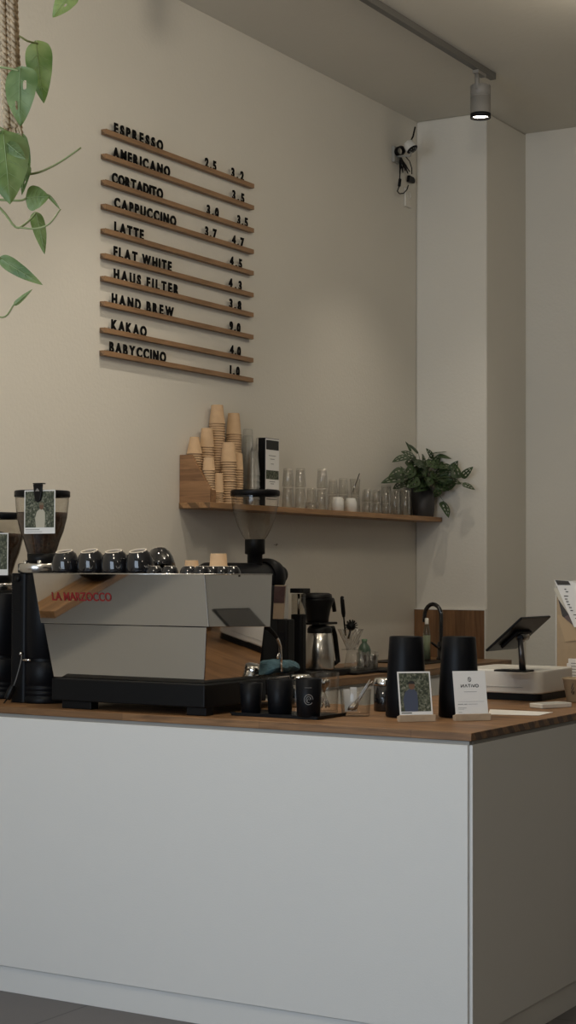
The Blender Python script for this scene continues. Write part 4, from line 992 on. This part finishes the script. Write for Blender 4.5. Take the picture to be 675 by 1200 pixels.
# ---------------------------------------------------------------- front tray with tumblers
p1 = at(373, 844, 'z', CZ); p2 = at(268.7, 838.4, 'z', CZ); p3 = at(397, 838.5, 'z', CZ)
tx0 = p2.x; ty0_ = p1.y-.004; TW = p1.x-tx0; TD = p3.y-p1.y+.05
TD = .20
tr_ = MB().rbox(0, TW, 0, TD, 0, .006, .012); tr_.rbox(0, TW, 0, .004, .006, .011, .002); tr_.box(TW-.004, TW, .004, TD-.004, .006, .011)
tag(tr_.build('serving_tray', BLACK, loc=(tx0, ty0_, CZ+.0005)), 'flat black tray on the bar carrying three black tumblers', 'tray')
TT = CZ+.0075
def tumb(cx, by, wt, wb, ty, label, logo=False):
    P = at(cx, by, 'z', TT); k = (P-CAM).dot(FW)/F; rt_, rb_ = wt*k/2, wb*k/2; h = (by-ty)*k*1.0+.003
    P = P+Vector((FW.x, FW.y, 0)).normalized()*rb_*.6
    t = thing('black_tumbler', label, 'tumbler', (P.x, P.y, TT), 0, 'black tumblers on the tray')
    MB().lathe([(.0001, 0), (rb_-.003, 0), (rb_, .003), (rt_, h), (rt_-.002, h+.001), (rt_-.004, h-.002), (rb_-.004, .01), (.0001, .01)], n=40).build('body', SATIN, t)
    if logo:
        m = MB(); a0 = math.atan2(-P.y, -P.x); zc2 = h*.47; n = 44
        def sp2(u, z): # on tumbler surface, u metres around
            r = rb_+(rt_-rb_)*z/h+.0006; a = a0+u/r; return (r*cos(a), r*sin(a), z)
        def stroke(pts, w=.0011):
            m.tube([sp2(*p) for p in pts], w, 5)
        stroke([(.0145*cos(i*2*pi/30), zc2+.0165*sin(i*2*pi/30)) for i in range(28)])
        stroke([(.008*cos(i*2*pi/20), zc2+.010*sin(i*2*pi/20)) for i in range(17)])
        stroke([(-.005, zc2-.006), (-.001, zc2+.004), (.003, zc2-.002), (.006, zc2+.007)])
        stroke([(-.013+.0012*i, h*.78+.0005*(i % 2)) for i in range(20)], .0006)
        m.build('round_emblem', mat('grey print', (.25, .25, .24), .5), t)
    return t
tumb(361.7, 840.5, 31.5, 27.5, 797, 'black tumbler with round grey emblem, right one on the tray', True)
tumb(328, 837, 32, 28, 798, 'plain black tumbler in the middle of the tray')
tumb(294, 836, 27, 23, 802, 'plain black tumbler, left one on the tray by the machine')

# ---------------------------------------------------------------- jars with spoons
def spoon(t, p0, p1, s=.006, label=None):
    "bowl end at p0, handle end at p1"
    p0, p1 = Vector(p0), Vector(p1); mb = MB(); U = [0, .03, .08, .15, .22, .28, .34, .5, .75, .95, 1]
    W_ = [.15, .75, 1.1, 1.15, .85, .45, .36, .36, .45, .6, .4]
    mb.tube([p0.lerp(p1, u) for u in U], [s*1.3*w for w in W_], 10, True, .5)
    return mb
def spoon_glass(cx, by, ty, w_, label, spoons, z=CZ, taper=.9):
    P = at(cx, by, 'z', z); P = P+Vector((FW.x, FW.y, 0)).normalized()*.03; k = (P-CAM).dot(FW)/F; h = (by-ty)*k; r = w_*k/2
    o = tumbler(r*taper, r, h, 'glass_jar', GLJ); o.location = (P.x, P.y, z+.0005); tag(o, label, 'jar')
    return P, r, h
P, r, h = spoon_glass(417, 840, 808, 37, 'short clear glass holding long spoons and paper packets', 0)
def sv_(P, a, b, s, lb, z=CZ):
    mb = spoon(None, (a[0], a[1], a[2]), (b[0], b[1], b[2]), s); o = mb.build('spoon', SPOONM, loc=(P.x, P.y, z+.0005)); tag(o, lb, 'spoon', 'steel spoons standing in the glasses')
rr = RT
def rel(u, d, z): v = Vector((RT.x, RT.y, 0)).normalized()*u+Vector((FW.x, FW.y, 0)).normalized()*d; return (v.x, v.y, z)
zz = .0115
for i, (a, b_) in enumerate(((rel(-.026, 0, zz+.007), rel(.058, .0, .118)), (rel(-.02, .012, zz+.007), rel(.05, .012, .121)), (rel(-.014, -.012, zz+.007), rel(.047, -.014, .112)), (rel(-.004, .02, zz+.006), rel(.044, .022, .105)))):
    sv_(P, a, b_, .0085, 'long steel spoon leaning right in the short glass, '+['frontmost and longest', 'behind the front one', 'nearest the viewer at the rim', 'rearmost'][i])
m = MB(); a = rel(-.032, .004, .012)
for i, (u, d, z1) in enumerate(((-.024, .02, .088), (-.004, .03, .094))):
    b0 = Vector(rel(u, d, .013)); sdv = Vector(rel(.011, .004, 0)); t_ = Vector(rel(-.006+.004*i, .006, z1-.013)); th = Vector(rel(0, .0015, 0))
    mm_ = MB(); mm_.hexa([b0-sdv, b0+sdv, b0+sdv+th, b0-sdv+th, b0-sdv+t_, b0+sdv+t_, b0+sdv+t_+th, b0-sdv+t_+th])
    o = mm_.build('sugar_packet', PAPER, loc=(P.x, P.y, CZ+.0005)); tag(o, 'white paper packet standing in the short spoon glass, '+['left', 'right'][i]+' one', 'packet', 'white packets in the spoon glass')
P2, r2_, h2 = spoon_glass(380, 836, 789, 36, 'tall clear glass crammed with steel spoons behind the emblem tumbler', 0, z=CZ)
P2v = P2
for i in range(8):
    a = i*pi/4+.3; u, d = .022*cos(a), .022*sin(a)
    sv_(P2, rel(-u*.8, -d*.8, .115), rel(u*.9, d*.9, .018), .0085, 'steel spoon bowl up in the tall glass, '+['right side', 'right rear', 'rear', 'left rear', 'left side', 'left front', 'front', 'right front'][i])
# silver lidded jar behind
P3 = at(347, 829, 'z', CZ); 
jr = thing('steel_canister', 'squat steel canister behind the middle and right tumblers', 'canister', (P3.x, P3.y+.03, CZ+.0005)); kk = (P3-CAM).dot(FW)/F
MB().lathe([(.0001, 0), (.036, 0), (.037, .004), (.037, .095), (.034, .098)], n=32).build('body', STEEL, jr)
MB().lathe([(.039, .096), (.039, .110), (.03, .116), (.0001, .117)], n=32).build('lid', CHROME, jr)
P4 = at(445, 834, 'z', CZ)
bk = thing('lidded_container', 'black container with chrome rim between spoon glass and black canister', 'container', (P4.x, P4.y+.04, CZ+.0005)); kk = (P4-CAM).dot(FW)/F
hh = (836-806)*kk
MB().lathe([(.0001, 0), (.038, 0), (.04, .003), (.04, hh), (.036, hh+.001)], n=36).build('body', GLOSSB, bk)
MB().lathe([(.041, hh+.001), (.042, hh+.004), (.042, hh+.012), (.039, hh+.016), (.039, hh+.022), (.034, hh+.026), (.0001, hh+.026)], n=36).build('chrome_lid', CHROME, bk)

# ---------------------------------------------------------------- black tapered canisters
for cx, nm in ((476.3, 'left'), (538.5, 'right')):
    P = at(cx, 840.5, 'z', CZ); k = (P-CAM).dot(FW)/F; P = P+Vector((FW.x, FW.y, 0)).normalized()*.02; k = (P-CAM).dot(FW)/F
    h = at(cx, 745.5, 'x', P.x).z; h = CAM.z+((UP*(-(745.5-600)/F)+FW).z)*((P-CAM).dot(FW))-CZ
    t = thing('tapered_canister', f'tall matt black tapered canister on the bar, {nm} one of two', 'canister', (P.x, P.y, CZ+.0005), 0, 'black tapered canisters on the bar')
    rt_, rb_ = 19.6*k, 24*k
    MB().lathe([(.0001, 0), (rb_-.003, 0), (rb_, .004), (rb_-.0015, h*.3), (rt_+.0042, h*.75), (rt_, h-.003), (rt_-.002, h)], n=56).build('body', SATIN, t)
    MB().lathe([(rt_-.002, h), (rt_-.004, h-.003), (.0001, h-.004)], n=56).build('lid', MATTB, t)

# ---------------------------------------------------------------- table cards in wooden holders
AZ = R(45)
def holder(bx, by, label_h, label_c, kind):
    P = at(bx, by, 'z', CZ)
    hd = thing('card_holder', label_h, 'card holder', (P.x, P.y, CZ+.0005), AZ, 'beech card holders on the bar')
    MB().box(-.062, .062, 0, .008, 0, .022).build('front_lip', LIGHTW, hd, bevel=.001)
    MB().box(-.062, .062, .011, .026, 0, .017).build('rear_block', LIGHTW, hd, bevel=.001)
    MB().box(-.062, .062, .0082, .0108, 0, .006).build('slot_floor', LIGHTW, hd)
    W_, H_ = .113, .157; lean = R(-13)
    off = Vector((0, .0088, .0068)); off.rotate(Matrix.Rotation(AZ, 3, 'Z'))
    t = thing('display_card', label_c, 'card', (P.x+off.x, P.y+off.y, CZ+.0005+off.z)); t.rotation_euler = (lean, 0, AZ)
    MB().box(-W_/2, W_/2, 0, .0012, 0, H_).build('card_sheet', PAPER, t)
    return hd, t, W_, H_
hd, t, W_, H_ = holder(489.5, 846, 'small beech card holder with the photo card, before the left canister', 'printed photo card of a person in navy shirt among green shrubs', 0)
person_print(t, W_, H_, -W_/2+.005, W_/2-.005, .022+.004, H_-.005, NAVY, SKIN, INK, .38, .98)
m = MB(); m.box(-W_/2+.006, -.015, -.0003, 0, .0195, .0225); m.build('caption_line', INK, t)
hd, t, W_, H_ = holder(554.7, 844.8, 'small beech card holder with the white card, before the right canister', 'white printed sign card with NATIVO lettering in black', 1)
# lettering built from strokes (reversed N, A without bar, T, i, V, O)
m = MB(); zc = H_*.655; hL = .0095
def bar(x0, z0, x1, z1, w=.0019):
    d = Vector((x1-x0, 0, z1-z0)); n_ = Vector((-d.z, 0, d.x)).normalized()*w/2
    a, b_ = Vector((x0, 0, z0)), Vector((x1, 0, z1)); P_ = [a-n_, b_-n_, b_+n_, a+n_]
    i0 = [m.V((p.x, -.0008, p.z)) for p in P_]; i1 = [m.V((p.x, -.0002, p.z)) for p in P_]
    m.F(i0); m.F(i1[::-1])
    for k_ in range(4): m.F([i0[k_], i0[(k_+1) % 4], i1[(k_+1) % 4], i1[k_]])
x = -.031
def ringz(cx, cz, rx, rz2, w=.0019, n=16, a0=0, a1=2*pi):
    for i in range(n):
        a, b_ = a0+(a1-a0)*i/n, a0+(a1-a0)*(i+1)/n; bar(cx+rx*cos(a), cz+rz2*sin(a), cx+rx*cos(b_), cz+rz2*sin(b_), w)
bar(x, zc, x, zc+hL); bar(x+.009, zc, x+.009, zc+hL); bar(x, zc, x+.009, zc+hL); x += .013
bar(x, zc, x+.0045, zc+hL); bar(x+.0045, zc+hL, x+.009, zc); x += .0115
bar(x, zc+hL, x+.009, zc+hL); bar(x+.0045, zc, x+.0045, zc+hL); x += .012
bar(x, zc, x, zc+hL*.65); bar(x, zc+hL*.85, x, zc+hL); x += .003
bar(x, zc+hL, x+.0045, zc); bar(x+.0045, zc, x+.009, zc+hL); x += .016
ringz(x, zc+hL/2, .0052, hL/2)
m.build('logo_lettering', INK, t)
m = MB(); ringz(0.0, H_*.82, .0055, .0075, .0012, 14); bar(-.0055, H_*.82+.003, .0, H_*.82+.0065, .0012); bar(.0055, H_*.82-.003, 0, H_*.82-.0065, .0012); ringz(.0, H_*.82, .0018, .0035, .0009, 8); m.build('emblem', INK, t)
m = MB()
bar(-.022, H_*.56, .022, H_*.56, .0009)
bar(-.045, H_*.355, .046, H_*.355, .0004)
for a, b_, z, w2 in ((-.046, -.028, .30, .0016), (-.025, -.014, .30, .0016), (-.011, .022, .30, .0008), (-.046, -.018, .225, .0009), (-.046, -.026, .195, .0006), (-.046, -.034, .13, .0009), (-.046, -.038, .09, .0006), (-.026, -.022, .085, .0006)):
    bar(a, H_*z, b_, H_*z, w2)
m.build('printed_lines', GREYINK, t)

# papers
def sheet(name, label, corners, th=.0012, m_=PAPER):
    P_ = [at(px, py, 'z', CZ+.0005) for px, py in corners]; c_ = sum(P_, Vector())/4; mb = MB()
    mb.prism([(p.x-c_.x, p.y-c_.y) for p in P_], 0, th); o = mb.build(name, m_, loc=(c_.x, c_.y, CZ+.0005)); return tag(o, label, 'paper')
sheet('paper_sheet', 'white paper sheet lying flat on the bar right of the card', [(572, 837.5), (632, 838.5), (648, 835), (574, 831.5)])
# ---------------------------------------------------------------- register with tablet
RC = at(633, 822.5, 'z', CZ); rw, rd, rh = .34, .36, .088
rg = thing('cash_register', 'white rounded cash drawer unit with black foot on the bar', 'cash register', (RC.x-rw, RC.y, CZ+.0005))
MB().rbox(.012, rw-.006, .008, rd-.01, 0, .026, .03, 8).build('black_foot', BLACK, rg)
mb = MB(); mb.rbox(0, rw, 0, rd, .0265, .0265+rh, .04, 10); mb.build('white_body', CERAM, rg, bevel=.006)
MB().box(.05, .27, -.003, -.0005, .05, .051).build('drawer_line', GAPGREY, rg)
zr = CZ+.027+rh
tb = thing('tablet_stand', 'dark tablet on a tilting metal arm standing on the white register', 'tablet', (0, 0, 0))
Ps = at(612.5, 787, 'z', zr+.001); tb.location = (Ps.x, Ps.y, zr+.0008); TO2 = Vector(tb.location); Yp = Ps.y
def tb_(px, py, y=None): return at(px, py, 'y', Yp if y is None else y)-TO2
MB().rbox(-.10, .03, -.045, .045, 0, .006, .01).build('foot_plate', SATIN, tb, bevel=.001)
top = tb_(609.5, 748); MB().tube([(0, 0, .006), top*.5+Vector((0, 0, .003)), top], [.013, .011, .010], 12).build('stand_arm', STEEL if False else mat('gunmetal', (.10, .095, .095), .3, .8), tb)
ctr = tb_(607, 745); dxz = Vector((.80, 0, .60)).normalized()
Lt, Wt = .262, .20
# tilted plate: spans dxz (length Lt) and Y (width Wt)
a_ = at(570, 764, 'y', Yp-.08)-TO2; b2 = at(612, 725, 'y', Yp-.08)-TO2; dxz = (b2-a_); Lt = dxz.length; dxz.normalize(); nn = Vector((-dxz.z, 0, dxz.x))
Wt = at(646, 724, 'x', (b2+TO2).x).y-(b2+TO2).y
yn = a_.y
def plate(mb, u0, u1, v0, v1, h0, h1):
    P_ = []
    for h_ in (h0, h1):
        for u, v in ((u0, v0), (u1, v0), (u1, v1), (u0, v1)):
            p = a_+dxz*u+nn*h_; P_.append((p.x, yn+v, p.z))
    mb.hexa(P_); return mb
plate(MB(), 0, Lt, 0, Wt, 0, .009).build('tablet_body', SATIN, tb, bevel=.003)
plate(MB(), .008, Lt-.008, .008, Wt-.008, .0092, .0098).build('screen', GLOSSB, tb)
plate(MB(), .03, Lt*.62, Wt*.25, Wt*.75, -.014, -.0005).build('rear_mount', BLACK, tb, bevel=.004)
hg = a_+dxz*Lt*.55-nn*.02
MB().lathe([(.0001, -.03), (.016, -.03), (.016, .03), (.0001, .03)], (hg.x, yn+Wt*.45, hg.z), 20, M=Ax).build('hinge', mat('hinge metal', (.25, .24, .23), .3, 1), tb)
MB().tube([top, (hg.x, yn+Wt*.45, hg.z)], .011, 10).build('hinge_link', SATIN, tb)

# small white pad, kraft cup, letter rack, menu board
pc1 = at(635, 831, 'z', CZ); pc2 = at(671, 829, 'z', CZ)
sp_ = thing('card_reader', 'small flat white card reader at the edge of the bar', 'card reader', (pc1.x, pc1.y, CZ+.0005), math.atan2(pc2.y-pc1.y, pc2.x-pc1.x))
ln = math.hypot(pc2.x-pc1.x, pc2.y-pc1.y); MB().rbox(0, ln, 0, .07, 0, .017, .008).build('body', CERAM, sp_, bevel=.003)
MB().rbox(.02, ln-.02, .01, .06, .0175, .0185, .004).build('screen', mat('pale grey screen', (.5, .5, .48), .3), sp_)
kc = at(669, 823, 'z', CZ); kk = (kc-CAM).dot(FW)/F
t = thing('kraft_pot', 'brown tapered kraft pot at the right picture edge', 'pot', (kc.x+.01, kc.y+.03, CZ+.0005))
MB().lathe([(.0001, 0), (.034, 0), (.036, .003), (.050, .083), (.0525, .085), (.0525, .090), (.047, .089), (.033, .008), (.0001, .008)], n=36).build('body', KRAFT2, t)
m = MB()
aa = math.atan2(-t.location.y, -t.location.x)
for u, z in ((-.35, .03), (-.3, .045), (-.42, .05), (-.25, .03), (-.33, .06), (-.45, .035)):
    a = aa+u; r = .036+.014*z/.08+.0006; m.tube([(r*cos(a), r*sin(a), z), ((r+.002)*cos(a+.08), (r+.002)*sin(a+.08), z+.012)], .0012, 5)
m.build('printed_mark', INK, t)
rk = at(668, 800, 'z', CZ)
YR = 6.55
t = thing('leaflet_stack', 'upright stack of white leaflets behind the kraft pot', 'leaflets', (at(666, 785, 'y', YR).x, YR, CZ+.0005))
zs = at(668, 772, 'y', YR).z-CZ
MB().box(0, .11, 0, .012, 0, zs).build('front_leaflet', PAPER, t); MB().box(-.012, .10, .014, .03, 0, zs-.02).build('rear_leaflet', PAPER, t)
m = MB()
for i in range(7): m.box(.012, .09-.01*(i % 3), -.0006, -.0002, zs-.02-.012*i, zs-.017-.012*i)
m.build('printed_lines', GREYINK, t)
YO = 6.75
ol = at(652.5, 760, 'y', YO); ot = at(668, 683, 'y', YO)
mbd = thing('menu_board', 'tall kraft display board with papers pinned at the right edge', 'display board', (ol.x, YO, CZ+.0005))
MB().box(0, .42, 0, .012, 0, ot.z-CZ).build('board', KRAFT2, mbd, bevel=.001)
MB().box(-.0035, 0, -.002, .014, 0, ot.z-CZ).build('edge_strip', CERAM, mbd)
MB().box(-.0035, .42, -.002, .014, ot.z-CZ, ot.z-CZ+.008).build('top_strip', CERAM, mbd)
MB().box(.02, .40, .012, .10, 0, .012).build('foot', KRAFT2, mbd)
def leaf_sheet(name, label, quad, yy, m_, th=.0012, extra=None):
    P_ = [at(px, py, 'y', yy) for px, py in quad]; o0 = P_[0]; t = thing(name, label, 'paper', (o0.x, yy, o0.z)); mb = MB()
    mb.prism([(p.x-o0.x, p.z-o0.z) for p in P_], -th, 0, 'y'); mb.build('sheet', m_, t); return t, [p-o0 for p in P_]
t, q = leaf_sheet('kraft_folder', 'tan kraft folder hanging low on the display board', [(653, 721), (662.5, 752), (700, 748), (700, 715)], YO-.003, mat('tan folder', (.46, .34, .21), .8))
t, q = leaf_sheet('dark_leaflet', 'dark pinkish leaflet tucked behind the white menu sheet', [(654.5, 703), (659, 722), (672, 733), (684, 728), (668, 700)], YO-.006, voro('dark leaflet print', [(.03, .03, .03), (.08, .06, .06), (.30, .2, .19)], 14))
t, q = leaf_sheet('cream_sheet', 'plain cream sheet at the left of the white menu sheet', [(648.5, 689), (655, 703), (668, 722), (668, 690)], YO-.009, mat('cream paper', (.55, .52, .44), .8))
t, q = leaf_sheet('menu_sheet', 'slanted white menu sheet with dark top and small printing', [(649.5, 679.5), (673, 735), (700, 733), (700, 690), (667, 681)], YO-.012, PAPER)
o0 = Vector(t.location)
m = MB(); P_ = [at(px, py, 'y', YO-.014)-o0 for px, py in ((650.5, 679.8), (653.5, 685.5), (669, 685.5), (666, 681))]; m.prism([(p.x, p.z) for p in P_], -.0028, -.0022, 'y'); m.build('dark_heading', mat('dark heading', (.05, .045, .04), .7), t)
m = MB()
for px, py, w_ in ((661.5, 690, 2), (663, 693, 3), (661, 698, 5), (662, 701.5, 3), (663.5, 704.5, 3), (665, 708, 3), (667, 711.5, 3), (668.5, 715, 3), (672, 720, 6), (674, 724, 6)):
    a, b_ = at(px, py, 'y', YO-.014)-o0, at(px+w_, py+1.0, 'y', YO-.014)-o0; m.box(a.x, b_.x, -.0028, -.0022, b_.z, a.z)
m.build('printed_lines', INK, t)

# small wall marks under the hopper: cable screws
P = at(322, 638.5, 'x', WX); t = thing('wall_hook', 'tiny metal hook screwed into the wall right of the hopper', 'hook', (WX, P.y, P.z))
MB().tube([(0, -.008, 0), (.012, -.006, .002), (.014, .0, .006), (.012, .008, .002), (.0, .009, -.004)], .0022, 6).build('hook_wire', STEEL, t)

# low ledge on the menu wall in front of the bar: it shows in the machine's polished back
tag(MB().box(.002, .16, 0, 1.35, -.03, 0).build('wall_ledge', SHELFW, loc=(WX, 2.9, 1.16), bevel=.002), 'narrow oak ledge on the menu wall left of the bar, seen mirrored in the machine', 'shelf')
m = MB(); m.lathe([(.0001, .0), (.05, 0), (.09, .03), (.105, .055), (.10, .055), (.085, .032), (.0001, .01)], n=32); tag(m.build('black_bowl', SATIN, loc=(WX+.115, 3.85, 1.1605)), 'round black bowl on the oak ledge left of the bar', 'bowl')

# ---------------------------------------------------------------- light
wd = bpy.data.worlds.new('world'); scn.world = wd; wd.use_nodes = True
bgn = wd.node_tree.nodes['Background']; bgn.inputs[0].default_value = (.62, .78, 1, 1); bgn.inputs[1].default_value = .6
def area(name, loc, rot, sx, sy, power, colr):
    l = bpy.data.lights.new(name, 'AREA'); l.shape = 'RECTANGLE'; l.size = sx; l.size_y = sy; l.energy = power; l.color = colr
    o = bpy.data.objects.new(name, l); col.objects.link(o); o.location = loc; o.rotation_euler = rot; return o
area('window daylight', ((W0+W1)/2, YF-.16, 1.8), (pi/2, 0, 0), W1-W0, 3.0, 88, (.74, .86, 1))
# added warm fill points without fixtures, to lift walls, ceiling and counter panels
for x, y, z, e in ((1.2, 1.6, 3.2, 24), (-2.7, 2.9, 3.0, 24), (-2.25, 4.9, 3.72, 24), (-2.3, 7.0, 3.95, 10)):
    l = bpy.data.lights.new('added fill light', 'POINT'); l.energy = e; l.color = (1, .89, .72); l.shadow_soft_size = .15
    o = bpy.data.objects.new('added fill light', l); col.objects.link(o); o.location = (x, y, z)

scn.view_settings.view_transform = 'Standard'; scn.view_settings.look = 'None'; scn.view_settings.gamma = 1; scn.view_settings.use_curve_mapping = False
scn.view_settings.exposure = .44
scn.cycles.transparent_max_bounces = 32; scn.cycles.max_bounces = 8; scn.cycles.caustics_reflective = False; scn.cycles.caustics_refractive = False
scn.cycles.use_denoising = True; scn.cycles.sample_clamp_indirect = 4
